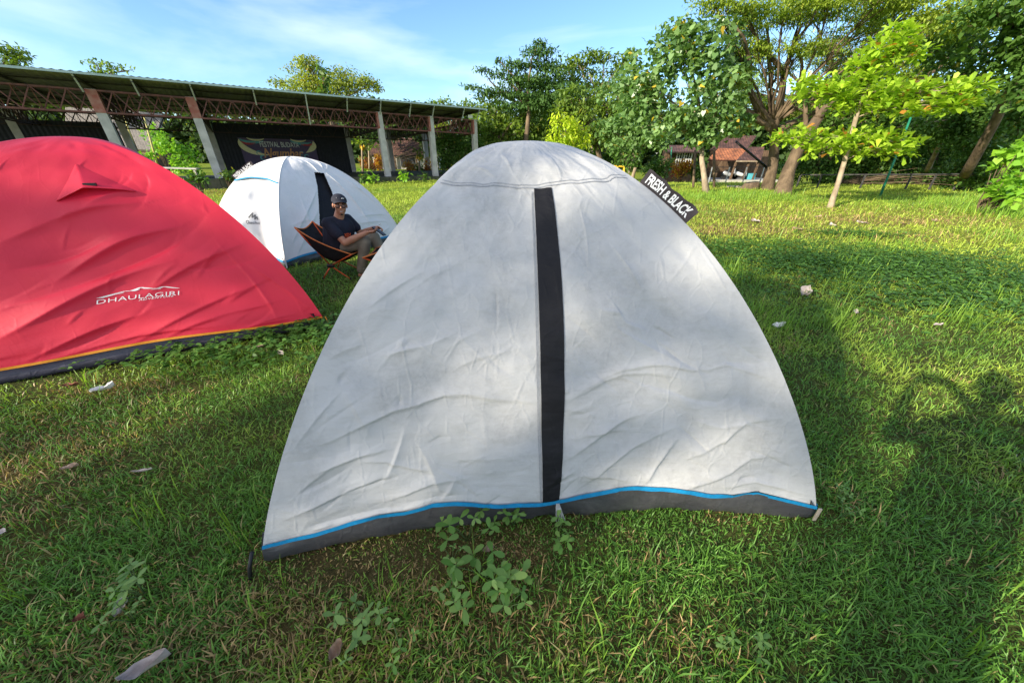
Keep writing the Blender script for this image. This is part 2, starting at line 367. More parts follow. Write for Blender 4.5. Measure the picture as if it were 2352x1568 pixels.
# ================================================================== TENTS
class Tent:
    def __init__(s, corners, center, Ht, ex, hem, sag=.03, disp=None):
        s.c = [np.array(c, float) for c in corners]; s.o = np.array(center, float); s.H = Ht; s.ex = ex; s.hem = hem; s.sag = sag; s.disp = disp or {}; s.bow = {}
    def pole(s, i, w):
        w = np.asarray(w, float); r = np.cos(w * math.pi / 2); i = i % 4
        p = s.o + (s.c[i] - s.o) * r[..., None]
        z = s.H * np.clip(1 - r * r, 0, 1) ** s.ex[i]
        return np.concatenate([p, z[..., None]], -1)
    def w0(s, i, u):
        hz = s.hem(i, u); e = s.ex[i] * (1 - u) + s.ex[(i + 1) % 4] * u
        return 2 / math.pi * np.arcsin(np.clip(np.clip(hz / s.H, 0, 1) ** (1 / (2 * e)), 0, 1))
    def base(s, i, u, w):
        A = s.pole(i, w); B = s.pole(i + 1, w)
        p = A * (1 - u)[..., None] + B * u[..., None]
        e = (s.c[(i + 1) % 4] - s.c[i]); n = np.array([e[1], -e[0]]) / np.linalg.norm(e)
        if np.dot(n, s.c[i] - s.o) < 0: n = -n
        k = -s.sag * 4 * u * (1 - u) * np.sin(np.clip(w, 0, 1) * math.pi)
        k = k - s.bow.get(i, 0) * 4 * u * (1 - u) * np.exp(-w * 4)
        # crown of the fly is pulled rounder by the cross pole
        k = k + .05 * 4 * u * (1 - u) * sstep(.62, .9, w) * (1 - sstep(.93, 1, w))
        p[..., 0] += n[0] * k; p[..., 1] += n[1] * k
        return p
    def grid(s, i, nu, nv, off=0.0, disp=True):
        u, t = np.meshgrid(np.linspace(0, 1, nu), np.linspace(0, 1, nv))
        t = t ** .9
        return s.surf(i, u, t, off, disp)
    def surf(s, i, u, t, off=0.0, disp=True):
        """t in 0..1 from hem to apex"""
        u = np.asarray(u, float); t = np.asarray(t, float)
        f = lambda uu, tt: s.base(i, uu, s.w0(i, uu) + (1 - s.w0(i, uu)) * tt)
        p = f(u, t); e = 2e-3
        u1 = np.clip(u + e, 0, 1); u0 = np.clip(u - e, 0, 1); tt = np.clip(t, 0, .985)
        du = (f(u1, tt) - f(u0, tt)); dt = (f(u, tt + e) - f(u, np.clip(tt - e, 0, 1)))
        n = np.cross(du, dt); n /= (np.linalg.norm(n, axis=-1, keepdims=True) + 1e-9)
        d = off
        if disp and i in s.disp: d = d + s.disp[i](u, t, p)
        return p + n * np.asarray(d)[..., None]
    def inv(s, i, px, py):
        if not hasattr(s, '_g'): s._g = {}
        if i not in s._g:
            u, t = np.meshgrid(np.linspace(0, 1, 501), np.linspace(0, 1, 501)); P_ = s.surf(i, u, t, 0, False)
            s._g[i] = (u, t, *proj(P_))
        u, t, X, Y = s._g[i]
        k = np.argmin((X - px) ** 2 + (Y - py) ** 2); return u.flat[k], t.flat[k]
    def quaduv(s, i, quad):
        """pixel quad (bl, br, tr, tl) -> bilinear map onto the cloth"""
        q = [np.array(s.inv(i, *c)) for c in quad]
        def f(a, b):
            a = np.asarray(a)[..., None]; b = np.asarray(b)[..., None]
            r = (q[0] * (1 - a) + q[1] * a) * (1 - b) + (q[3] * (1 - a) + q[2] * a) * b
            return r[..., 0], r[..., 1]
        return f
    def patch(s, name, i, quad, mat, parent, off=.003, n=(8, 60)):
        f = s.quaduv(i, quad); a, b = np.meshgrid(np.linspace(0, 1, n[0]), np.linspace(0, 1, n[1]))
        u, t = f(a, b); return grid_mesh(name, s.surf(i, u, t, off), mat, parent)
    def decal(s, name, i, quad, polys, mat, parent, off=.003):
        """polys: (V2 in 0..1, faces)"""
        V, Fc = polys; f = s.quaduv(i, quad); u, t = f(V[:, 0], V[:, 1]); P3 = s.surf(i, u, t, off)
        me = bpy.data.meshes.new(name); me.from_pydata(P3.tolist(), [], Fc); return link(name, me, mat, parent)
    def line(s, name, i, pix, wd, mat, parent, off=.003, n=80):
        uv = np.array([s.inv(i, *p) for p in pix]); k = np.linspace(0, len(pix) - 1, n)
        u = np.interp(k, range(len(pix)), uv[:, 0]); t = np.interp(k, range(len(pix)), uv[:, 1])
        a = s.surf(i, u, t, off); d = np.gradient(a, axis=0); d /= np.linalg.norm(d, axis=1, keepdims=True)
        nn = s.surf(i, u, t, off + .02) - a; nn /= np.linalg.norm(nn, axis=1, keepdims=True); sd = np.cross(d, nn) * wd / 2
        return grid_mesh(name, np.stack([a - sd, a + sd]), mat, parent)
    def hemtape(s, i, wd, mat, parent, name='hem_tape', n=240, off=.007):
        u = np.linspace(0, 1, n); a = s.surf(i, u, np.zeros(n), off); b = s.surf(i, u, np.full(n, wd / (s.H * 1.3)), off)
        a[:, 2] -= .004
        return grid_mesh(name, np.stack([a, b]), mat, parent)
    def skirt(s, mat, parent, inset=.035, name='groundsheet', bulge=.02, seed=3):
        rows = []
        for k, (zz, dd) in enumerate([(0.0, .0), (.3, bulge), (.65, bulge * .6), (1.0, .0), (1.5, -.03)]):
            ring = []
            for i in range(4):
                u = np.linspace(0, 1, 80, endpoint=False)
                A, B = s.c[i], s.c[(i + 1) % 4]; p = A * (1 - u)[:, None] + B * u[:, None]
                e = B - A; L = np.linalg.norm(e); n = np.array([e[1], -e[0]]) / L
                if np.dot(n, A - s.o) < 0: n = -n
                hz = s.hem(i, u)
                wob = .014 * (fbm(u * L * 5, u * 0 + k * .6 + i * 9, seed) - .5) * 2 + .008 * (vn(u * L * 22, u * 0 + k * 1.7, seed) - .5) * 2
                p = p + n * (dd - inset + wob - s.bow.get(i, 0) * 4 * u * (1 - u))[:, None] + (s.o - p) * .012
                ring.append(np.concatenate([p, (zz * hz)[:, None]], 1))
            r = np.concatenate(ring); rows.append(np.concatenate([r, r[:1]]))
        return grid_mesh(name, np.stack(rows), mat, parent)
def ridge(u, t, cr, Lu, Lt):
    d = 0
    for (u0, t0, u1, t1, amp, wd) in cr:
        ax, ay, bx, by = u0 * Lu, t0 * Lt, u1 * Lu, t1 * Lt; x = u * Lu; y = t * Lt
        ex, ey = bx - ax, by - ay; L2 = ex * ex + ey * ey
        k = np.clip(((x - ax) * ex + (y - ay) * ey) / L2, 0, 1)
        bow = .04 * math.sqrt(L2) * np.sin(k * math.pi) * (1 if amp > 0 else -1)
        dx = x - (ax + ex * k) - bow * (-ey / math.sqrt(L2)); dy = y - (ay + ey * k) - bow * ex / math.sqrt(L2)
        sg = dx * (-ey) + dy * ex; q = np.sqrt(dx * dx + dy * dy) / np.where(sg > 0, wd * 2.6, wd * .6)
        d = d + amp * np.exp(-q) * (np.sin(k * math.pi) * .85 + .15)
    return d * 1.35
# ---- big grey-white tent in front
def hem1(i, u):
    z = .055 + .035 * np.sin(u * math.pi) + .012 * np.sin(u * 9 + i * 2) + .010 * np.sin(u * 23 + i)
    if i == 0:
        z = np.interp(u, [0, .03, .06, .12, .185, .23, .28, .32, .37, .42, .478, .52, .57, .61, .66, .71, .76, .80, .845, .865, .89, .92, .95, 1], [.085, .088, .10, .118, .150, .148, .172, .164, .148, .136, .128, .134, .150, .165, .174, .170, .152, .130, .115, .128, .138, .118, .096, .075]) + .002 * np.sin(u * 61)
    return z
c1 = []
T1 = Tent([(-1.00, .79), (1.36, .98), (1.17, 3.02), (-1.10, 2.86)], (.07, 1.93), 1.50, [.84, .81, .80, .80], hem1, .03); T1.bow = {0: .105}
def crs(T, i, L):
    out = []
    for (x0, y0, x1, y1, a, w) in L:
        a0 = T.inv(i, x0, y0); a1 = T.inv(i, x1, y1); out.append((*a0, *a1, a, w))
    return out
T1L = [(700, 1040, 1225, 925, .009, .012), (1290, 930, 1560, 870, .007, .010), (1300, 915, 1800, 880, .007, .009), (1310, 1050, 1480, 950, .010, .013), (1330, 1120, 1560, 980, .006, .01), (1480, 1110, 1560, 1000, .008, .011),
       (1560, 1060, 1800, 960, .006, .01), (1420, 870, 1700, 910, -.006, .012), (720, 1090, 900, 1030, .009, .012), (660, 1050, 780, 900, .008, .012), (790, 900, 850, 1000, .006, .01), (640, 1200, 900, 1090, .010, .014),
       (700, 1210, 960, 1150, -.010, .016), (820, 1060, 1010, 1090, .008, .010), (930, 980, 880, 1110, .007, .01), (960, 1020, 1010, 1130, .008, .010), (880, 1150, 1060, 1100, .008, .012), (1050, 1090, 1010, 1150, .006, .01),
       (1560, 1130, 1800, 1050, .007, .012), (1640, 1120, 1860, 1140, .006, .012), (1320, 1090, 1460, 1110, .005, .01), (740, 830, 840, 790, .005, .012), (830, 720, 980, 620, .004, .012), (1150, 350, 1180, 400, .006, .012), (1080, 380, 1140, 405, .006, .012),
       (1330, 480, 1350, 620, .004, .012), (1400, 560, 1480, 680, .004, .014), (900, 700, 1080, 590, .003, .02), (1040, 850, 1200, 800, .004, .012), (1500, 780, 1640, 860, -.006, .016), (1600, 850, 1780, 830, -.006, .02)]
cr1 = crs(T1, 0, T1L)
rr = random.Random(5)
cr1 += [(u_, t_, u_ + rr.uniform(-.16, .16), t_ + rr.uniform(-.07, .07), rr.choice((-1, 1)) * rr.uniform(.002, .006), rr.uniform(.006, .011)) for u_, t_ in [(rr.random(), rr.random() ** 1.6 * .42) for _ in range(70)]]
def dF(u, t, p):
    Lu, Lt = 2.37, 1.9; edge = np.clip(np.minimum(u, 1 - u) * 14, 0, 1)
    low = (fbm(u * 3.2 + t * 1.5, t * 3.5, 11) - .5) * .045 + (fbm(u * 9 - t * 4, t * 12 + u * 3, 12) - .5) * .02
    return (ridge(u, t, cr1, Lu, Lt) + low * (1 - sstep(.8, 1, t))) * edge
def dO(seed, a=.03):
    def f(u, t, p):
        edge = np.clip(np.minimum(u, 1 - u) * 10, 0, 1)
        return ((fbm(u * 3, t * 4, seed) - .5) * a + (fbm(u * 9 + t * 3, t * 10, seed + 5) - .5) * a * .5) * edge * (1 - sstep(.8, 1, t))
    return f
T1.disp = {0: dF, 1: dO(21), 2: dO(22), 3: dO(23)}
tb = empty('tent', (.1, 1.93, 0), 'large off-white dome tent in the foreground, black stripe down its front, blue hem', 'tent')
for i in range(4):
    grid_mesh('flysheet_panel', T1.grid(i, 420 if i == 0 else 70, 380 if i == 0 else 70), M['white'], tb)
    T1.hemtape(i, .024, M['blue_tape'], tb)
T1.skirt(M['skirt'], tb, inset=.004)
T1.patch('black_stripe', 0, [(1246, 1159), (1284, 1157), (1266, 434), (1227, 433)], M['black_strip'], tb, .004, (8, 120))
T1.line('crown_seam', 0, [(1012, 421), (1120, 426), (1240, 431), (1330, 426), (1440, 411)], .004, M['stitch'], tb, .003)
T1.line('crown_seam', 0, [(1016, 415), (1120, 420), (1240, 425), (1330, 420), (1436, 405)], .0025, M['stitch'], tb, .003)
T1.line('stripe_stitching', 0, [(1240, 1158), (1235, 900), (1229, 640), (1222, 440)], .0025, M['stitch'], tb, .003)
T1.line('stripe_stitching', 0, [(1243, 1158), (1238, 900), (1232, 640), (1224, 440)], .0018, M['stitch'], tb, .003)
# poles in their sleeves, straps and pegs at the corners
for i in range(4):
    w = np.linspace(.0, 1, 40); pp = T1.pole(i, w); pp[:, :2] += (T1.o - pp[:, :2]) * .012; pp[:, 2] = np.maximum(pp[:, 2] - .022, .02)
    MB().tube([Vector(p) for p in pp], .007, 8).build('tent_pole', M['dark'], tb, True)
cL = T1.c[0]; cR = T1.c[1]
MB().bar((cR[0] - .012, cR[1] - .004, .01), (cR[0] - .012, cR[1] - .002, .085), .013, .006).build('corner_strap', M['peg'], tb)
MB().tube([(cL[0] - .01, cL[1], .09), (cL[0] - .018, cL[1] - .03, .04), (cL[0] - .02, cL[1] - .05, -.01)], .007, 7).build('corner_strap', M['dark'], tb, True)
pz = T1.surf(0, np.array([.51]), np.array([0.0]), .004)[0]
mb = MB()
for k in range(5):
    dx = (k - 2) * .006
    mb.tube([(pz[0] + dx * .4, pz[1] - .004, pz[2]), (pz[0] + dx + .006, pz[1] - .02, pz[2] - .035), (pz[0] + dx * 1.6 + .014, pz[1] - .035, pz[2] - .075)], [.003, .0028, .0022], 6)
mb.build('tie_strap', M['strap'], tb, True)
# label tab on right pole, standing out from the sleeve
def tab(T, i, pxa, pxb, wid, tx, parent, side=1, flip=False):
    w = np.linspace(.02, .98, 400); pp = T.pole(i, w); X, Y = proj(pp)
    ka = np.argmin((X - pxa[0]) ** 2 + (Y - pxa[1]) ** 2); kb = np.argmin((X - pxb[0]) ** 2 + (Y - pxb[1]) ** 2)
    ww = np.linspace(w[ka], w[kb], 30); a = T.pole(i, ww); d = np.gradient(a, axis=0); d /= np.linalg.norm(d, axis=1, keepdims=True)
    view = a - np.array([0, 0, H]); view /= np.linalg.norm(view, axis=1, keepdims=True)
    o = np.cross(d, view) * side; o /= np.linalg.norm(o, axis=1, keepdims=True)
    wob = (.006 * np.sin(np.linspace(0, 9, 30)) + .004 * np.sin(np.linspace(1, 23, 30)))[:, None] * (view + o * .6)
    a = a + np.cross(o, d) * 0
    b = a + o * wid + wob
    m_ = grid_mesh('label_tab', np.stack([a - view * .002, a + o * wid * .5, b]), M['flag'], parent)
    m_['label'] = 'black label tab with white lettering'
    V, Fc = text2d(tx, .028, 0, .98)
    s_ = .07 + V[:, 0] * .86; h_ = .16 + V[:, 1] * .66
    if flip: s_ = 1 - s_
    k = s_ * 29; P3 = np.stack([np.interp(k, range(30), a[:, j]) for j in range(3)], 1) + np.stack([np.interp(k, range(30), (o * wid + wob)[:, j]) for j in range(3)], 1) * h_[:, None]
    P3 -= view.mean(0) * .004
    me = bpy.data.meshes.new('lettering'); me.from_pydata(P3.tolist(), [], Fc)
    q = link('lettering', me, M['letter'], m_)
    return m_
tab(T1, 1, (1463, 428), (1568, 520), .058, 'FRESH & BLACK', tb, side=1)
# ---- red tent
def hem2(i, u): return .10 + .03 * np.sin(u * math.pi) + .008 * np.sin(u * 13 + i)
T2 = Tent([(-4.35, 1.60), (-1.735, 2.93), (-3.35, 4.55), (-5.6, 3.7)], (-3.60, 3.25), 1.565, [.75, .75, .75, .75], hem2, .02)
L2 = [(0, 560, 330, 470, .03, .05), (120, 650, 420, 520, .028, .04), (30, 700, 470, 500, -.025, .05), (0, 780, 400, 600, .026, .05), (60, 830, 330, 720, .014, .03), (330, 680, 560, 560, .018, .03), (300, 800, 620, 640, .012, .025), (200, 480, 330, 440, .02, .04),
      (450, 640, 520, 560, .008, .012), (560, 600, 740, 735, .012, .018), (500, 560, 640, 740, .009, .015), (520, 700, 600, 650, .006, .012), (640, 640, 700, 735, .006, .012), (100, 850, 500, 750, .008, .015), (380, 800, 520, 720, .006, .012), (420, 620, 640, 560, -.008, .015), (20, 620, 260, 545, -.02, .04)]
cr2 = crs(T2, 0, L2)
cr2 += [(u_, t_, u_ + rr.uniform(.02, .2), t_ + rr.uniform(.02, .10), rr.choice((-1, 1)) * rr.uniform(.002, .006), rr.uniform(.008, .018)) for u_, t_ in [(rr.random(), rr.random() ** 1.6 * .7) for _ in range(50)]]
def dR(u, t, p):
    edge = np.clip(np.minimum(u, 1 - u) * 12, 0, 1)
    vent = 0
    return (ridge(u, t, cr2, 2.95, 2.0) + (fbm(u * 4 - t * 3, t * 5 + u, 31) - .5) * .04 * (1 - sstep(.75, 1, t))) * edge
T2.disp = {0: dR, 1: dO(41, .02), 2: dO(42, .02), 3: dO(43, .02)}
tr_ = empty('tent', (-3.6, 3.25, 0), 'red dome tent with yellow edging and dark violet groundsheet at the left', 'tent')
for i in range(4):
    grid_mesh('flysheet_panel', T2.grid(i, 260 if i == 0 else 60, 240 if i == 0 else 60), M['red'], tr_)
    T2.hemtape(i, .020, M['yellow_tape'], tr_)
    w = np.linspace(.0, 1, 40); pp = T2.pole(i, w); pp[:, :2] += (T2.o - pp[:, :2]) * .012; pp[:, 2] = np.maximum(pp[:, 2] - .025, .02)
    MB().tube([Vector(p) for p in pp], .008, 8).build('tent_pole', M['dark'], tr_, True)
T2.skirt(M['skirt_violet'], tr_, inset=.05, bulge=.04, seed=8)
cc = T2.c[1]
MB().tube([(cc[0], cc[1], .115), (cc[0] + .03, cc[1] - .02, .06), (cc[0] + .05, cc[1] - .03, 0)], .004, 6).build('guy_loop', M['yellow_tape'], tr_, True)
# vent hood: a peaked awning of cloth, apex at (205,425), wings to (135,462) and (315,442)
def vent():
    a = np.array(T2.inv(0, 130, 466)); b = np.array(T2.inv(0, 318, 444)); pk = np.array(T2.inv(0, 212, 400))
    n = 41; s_ = np.linspace(0, 1, n); rows = []
    for k, h_ in enumerate(np.linspace(0, 1, 10)):
        u = (a[0] * (1 - s_) + b[0] * s_); t = (a[1] * (1 - s_) + b[1] * s_)
        bell = 1 - np.abs((s_ - .42) / np.where(s_ < .42, .42, .58)); bell = np.clip(bell, 0, 1)
        t_top = t + (pk[1] - (a[1] + b[1]) / 2 + .05) * bell
        tt = t_top * (1 - h_) + (t + .012 * bell) * h_
        off = .004 + .055 * (h_ ** 1.2) * bell ** .9
        rows.append(T2.surf(0, u, tt, 0) + (T2.surf(0, u, tt, .05, False) - T2.surf(0, u, tt, 0, False)) / .05 * off[:, None])
    g = np.stack(rows); grid_mesh('vent_hood', g, M['red'], tr_)
    MB().tube([Vector(p) for p in g[-1][1:-1]], .004, 6).build('vent_piping', M['red'], tr_, True)
    q = T2.inv(0, 222, 437); c = T2.surf(0, np.array([q[0]]), np.array([q[1]]), .045)[0]
    MB().box(c, (.07, .02, .018), .45).build('vent_prop', M['dark'], tr_)
vent()
# print on the red tent: lettering under a ridge of peaks
QL = [(221, 700), (412, 678), (412, 661), (221, 684)]
V, Fc = text2d('DHAULAGIRI', -.006, 0, 1.05)
T2.decal('lettering', 0, [(222, 699), (411, 678), (411, 668), (222, 690)], (V, Fc), M['letter'], tr_, .004)
V, Fc = text2d('ADVENTURE', .0, .3, 1.1)
T2.decal('lettering', 0, [(318, 691), (400, 681), (400, 677), (318, 687)], (V, Fc), M['letter'], tr_, .004)
def strokes(pl, wd):
    V = []; Fs = []
    for line in pl:
        for (x0, y0), (x1, y1) in zip(line[:-1], line[1:]):
            L = math.hypot(x1 - x0, y1 - y0) or 1; nx, ny = -(y1 - y0) / L * wd / 2, (x1 - x0) / L * wd / 2; b = len(V)
            V += [(x0 - nx, y0 - ny), (x1 - nx, y1 - ny), (x1 + nx, y1 + ny), (x0 + nx, y0 + ny)]; Fs.append((b, b + 1, b + 2, b + 3))
    return np.array(V), Fs
pk = [[(0, .15), (.15, .35), (.33, .62), (.40, .55), (.53, .98)], [(.04, .1), (.2, .34), (.31, .42)], [(.53, .98), (.60, .72), (.74, .62), (.82, .9)], [(.56, .9), (.66, .74)], [(.82, .9), (.9, .7), (1, .45)], [(.66, .52), (.78, .5)], [(.44, .5), (.5, .72)], [(.86, .75), (.96, .52)]]
T2.decal('mountain_print', 0, [(224, 688), (409, 667), (411, 656), (224, 668)], strokes(pk, .05), M['letter'], tr_, .0045)
# ---- second white tent behind, with a doorway
def hem3(i, u): return .10 + .055 * np.sin(u * math.pi) + .01 * np.sin(u * 15 + i)
T3 = Tent([(-3.16, 4.76), (-2.02, 6.58), (-3.85, 7.65), (-4.98, 5.85)], (-3.51, 6.2), 1.39, [.72, .72, .72, .66], hem3, .03)
# order: 0 = near corner -> right corner (door side), 3 = left corner -> near corner (sunlit)
L3 = [(670, 560, 730, 430, .015, .03), (680, 600, 735, 470, .012, .025), (670, 520, 730, 505, .008, .012), (700, 560, 735, 520, .008, .015), (750, 400, 850, 520, .02, .03), (770, 400, 900, 500, .018, .03), (820, 500, 895, 495, .01, .012), (820, 515, 900, 510, .01, .012), (700, 370, 730, 395, .014, .015), (715, 368, 742, 393, .014, .012), (745, 375, 742, 393, .012, .01), (690, 450, 720, 590, .01, .02), (860, 560, 900, 520, .01, .015)]
cr3 = crs(T3, 0, L3)
T3.disp = {0: lambda u, t, p: (ridge(u, t, cr3, 2.1, 1.8) + (fbm(u * 4 + 2 * t, t * 5, 51) - .5) * .05 * (1 - sstep(.8, 1, t))) * np.clip(np.minimum(u, 1 - u) * 12, 0, 1), 1: dO(52), 2: dO(53), 3: dO(54, .03)}
tw = empty('tent', (-3.51, 6.2, 0), 'smaller white dome tent behind the seated man, its dark doorway open', 'tent')
door_px = [(722, 396), (744, 398), (762, 440), (790, 520), (800, 600), (738, 600), (736, 560), (732, 470), (729, 430)]
def inpoly(X, Y, poly):
    ins = np.zeros(X.shape, bool); n = len(poly)
    for k in range(n):
        x1, y1 = poly[k]; x2, y2 = poly[(k + 1) % n]
        c = ((y1 > Y) != (y2 > Y)) & (X < (x2 - x1) * (Y - y1) / (y2 - y1 + 1e-9) + x1); ins ^= c
    return ins
for i in range(4):
    n = 180 if i == 0 else 80
    g = T3.grid(i, n, n); keep = None
    if i == 0:
        X, Y = proj(g); keep = ~inpoly(X, Y, door_px)
    grid_mesh('flysheet_panel', g, M['white2'], tw, True, keep)
    T3.hemtape(i, .03, M['blue_tape'], tw)
    w = np.linspace(.0, 1, 40); pp = T3.pole(i, w); pp[:, 2] = np.maximum(pp[:, 2] - .002, .02)
    MB().tube([Vector(p) for p in pp], .010, 8).build('pole_sleeve', M['white2'] if i in (0, 1, 3) else M['dark'], tw, True)
T3.skirt(M['skirt'], tw)
inner = Tent([tuple(np.array(T3.o) + (c - T3.o) * .93) for c in T3.c], T3.o, 1.34, [.72] * 4, lambda i, u: 0 * u + .01, .03)
g = np.concatenate([inner.grid(i, 30, 30, 0, False) for i in (3, 0, 1)], 1); grid_mesh('inner_tent', g, M['black_strip'], tw)
T3.patch('door_strip', 0, [(737, 598), (746, 598), (737, 440), (722, 397)], M['black_strip'], tw, .008, (5, 40))
# brow vent with blue edge on the sunlit side
a0 = T3.quaduv(3, [(537, 412), (657, 423), (657, 404), (545, 400)])
def brow():
    s_ = np.linspace(0, 1, 30); rows = []
    for h_ in np.linspace(0, 1, 6):
        u, t = a0(s_, np.full(30, 1 - h_)); b_ = np.sin(np.clip(s_, 0, 1) * math.pi) ** .7
        rows.append(T3.surf(3, u, t, .004) + (T3.surf(3, u, t, .05, False) - T3.surf(3, u, t, 0, False)) / .05 * (.05 * h_ * b_)[:, None])
    g = np.stack(rows); grid_mesh('vent_hood', g, M['white2'], tw)
    MB().tube([Vector(p) for p in g[-1]], .011, 6).build('vent_piping', M['blue_tape'], tw, True)
brow()
zz = [[(.0, .3), (.45, .98), (.38, .35), (.72, .75), (.66, .12), (.9, .5), (1, .1)]]
T3.decal('zigzag_print', 3, [(571, 506), (593, 507), (593, 489), (571, 487)], strokes(zz, .12), M['letter_grey'], tw, .005)
V, Fc = text2d('Quechua', .004)
T3.decal('lettering', 3, [(566, 515), (598, 517), (598, 508), (566, 505)], (V, Fc), M['letter_grey'], tw, .005)
T3.patch('corner_reinforcement', 3, [(650, 512), (657, 514), (657, 504), (648, 504)], M['strap'], tw, .005, (4, 4))
tab(T3, 3, (540, 412), (583, 378), .07, 'FRESH & BLACK', tw, side=1)
# ================================================================== GROUND + GRASS
def brown(x, y):
    m = np.zeros_like(x)
    for (px, py, rx, ry, a) in [(900, 1300, .42, .20, .8), (660, 1440, .40, .28, .6), (1100, 1400, .30, .2, .45), (1150, 1260, .28, .1, .5), (820, 1480, .25, .16, .5), (2000, 506, 4.2, .8, .75), (1700, 530, 2.0, .6, .7), (2130, 545, 2.5, .5, .45), (1800, 485, 5, 1.2, .4), (60, 1080, .6, .4, .5), (250, 1480, .3, .3, .35), (1500, 1480, .25, .12, .4), (540, 440, 2, 2.2, .5), (270, 890, .5, .12, .6)]:
        g = gp(px, py); m = np.maximum(m, a * np.exp(-((x - g.x) / rx) ** 2 - ((y - g.y) / ry) ** 2))
    n = fbm(x * 2.3, y * 2.3, 61, 4)
    return np.clip(m * (.35 + 1.5 * n) + np.clip((fbm(x * 5, y * 5, 65, 3) - .66) * 2, 0, .4), 0, 1)
def grass_col(x, y, rng):
    n1 = fbm(x * .7 + 5, y * .7, 71, 3); n2 = fbm(x * 4, y * 4, 73, 2)
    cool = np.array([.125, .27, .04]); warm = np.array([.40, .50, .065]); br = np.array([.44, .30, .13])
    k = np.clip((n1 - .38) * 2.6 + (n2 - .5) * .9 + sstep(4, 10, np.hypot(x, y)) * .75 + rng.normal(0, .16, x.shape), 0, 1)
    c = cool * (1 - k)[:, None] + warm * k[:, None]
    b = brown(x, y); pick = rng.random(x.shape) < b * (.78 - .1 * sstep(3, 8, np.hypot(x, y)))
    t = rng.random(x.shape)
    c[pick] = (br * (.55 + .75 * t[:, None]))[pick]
    st = rng.random(x.shape) < .035; c[st] = np.array([.36, .30, .12]) * (.7 + .5 * t[st])[:, None]
    return c * (.75 + .72 * rng.random(x.shape))[:, None]
def ground():
    nr, na = 170, 220
    r = np.concatenate([[0.001], np.geomspace(.15, 900, nr - 1)]); a = np.linspace(0, 2 * math.pi, na, endpoint=False)
    Rr, A = np.meshgrid(r, a, indexing='ij'); X = Rr * np.sin(A); Y = Rr * np.cos(A); Z = gz(X, Y)
    verts = np.stack([X, Y, Z], -1).reshape(-1, 3); idx = np.arange(nr * na).reshape(nr, na)
    i2 = np.roll(idx, -1, 1); q = np.stack([idx[:-1], i2[:-1], i2[1:], idx[1:]], -1).reshape(-1, 4)
    me = bpy.data.meshes.new('ground'); me.from_pydata(verts.tolist(), [], q.tolist())
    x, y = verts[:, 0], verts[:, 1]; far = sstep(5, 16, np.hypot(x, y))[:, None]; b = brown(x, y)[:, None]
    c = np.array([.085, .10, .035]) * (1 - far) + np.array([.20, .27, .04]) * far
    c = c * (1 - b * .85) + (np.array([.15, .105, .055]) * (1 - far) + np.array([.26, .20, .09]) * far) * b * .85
    cc_ = np.ones((len(x), 4), np.float32); cc_[:, :3] = c
    me.attributes.new('col', 'FLOAT_COLOR', 'POINT').data.foreach_set('color', cc_.reshape(-1))
    me.polygons.foreach_set('use_smooth', [True] * len(me.polygons))
    m, nt, bs = newmat('soil_and_turf')
    at_ = N(nt, 'ShaderNodeAttribute', attribute_name='col'); tc = N(nt, 'ShaderNodeTexCoord')
    n1 = N(nt, 'ShaderNodeTexNoise'); n1.inputs['Scale'].default_value = 28; n1.inputs['Detail'].default_value = 8; n1.inputs['Roughness'].default_value = .75
    n2 = N(nt, 'ShaderNodeTexNoise'); n2.inputs['Scale'].default_value = 1.6; n2.inputs['Detail'].default_value = 6
    for q_ in (n1, n2): nt.links.new(tc.outputs['Object'], q_.inputs['Vector'])
    r1 = ramp(nt, [(.3, (.45, .45, .42)), (.7, (1.5, 1.45, 1.3))]); nt.links.new(n1.outputs['Fac'], r1.inputs[0])
    r2 = ramp(nt, [(.3, (.75, .8, .8)), (.7, (1.25, 1.15, 1.0))]); nt.links.new(n2.outputs['Fac'], r2.inputs[0])
    a1 = N(nt, 'ShaderNodeMix', data_type='RGBA', blend_type='MULTIPLY'); a1.inputs[0].default_value = 1
    a2 = N(nt, 'ShaderNodeMix', data_type='RGBA', blend_type='MULTIPLY'); a2.inputs[0].default_value = 1
    nt.links.new(at_.outputs['Color'], a1.inputs[6]); nt.links.new(r1.outputs[0], a1.inputs[7]); nt.links.new(a1.outputs[2], a2.inputs[6]); nt.links.new(r2.outputs[0], a2.inputs[7])
    nt.links.new(a2.outputs[2], bs.inputs['Base Color']); bs.inputs['Roughness'].default_value = 1; bs.inputs['Specular IOR Level'].default_value = .05
    b_ = N(nt, 'ShaderNodeBump'); b_.inputs['Distance'].default_value = .03; nt.links.new(n1.outputs['Fac'], b_.inputs['Height']); nt.links.new(b_.outputs[0], bs.inputs['Normal'])
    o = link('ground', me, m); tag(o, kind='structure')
ground()
def inq(x, y, T, sh=.06):
    ins = np.ones(x.shape, bool)
    for i in range(4):
        a = T.c[i] + (T.o - T.c[i]) * sh; b = T.c[(i + 1) % 4] + (T.o - T.c[(i + 1) % 4]) * sh
        ins &= ((b[0] - a[0]) * (y - a[1]) - (b[1] - a[1]) * (x - a[0])) > 0
    return ins
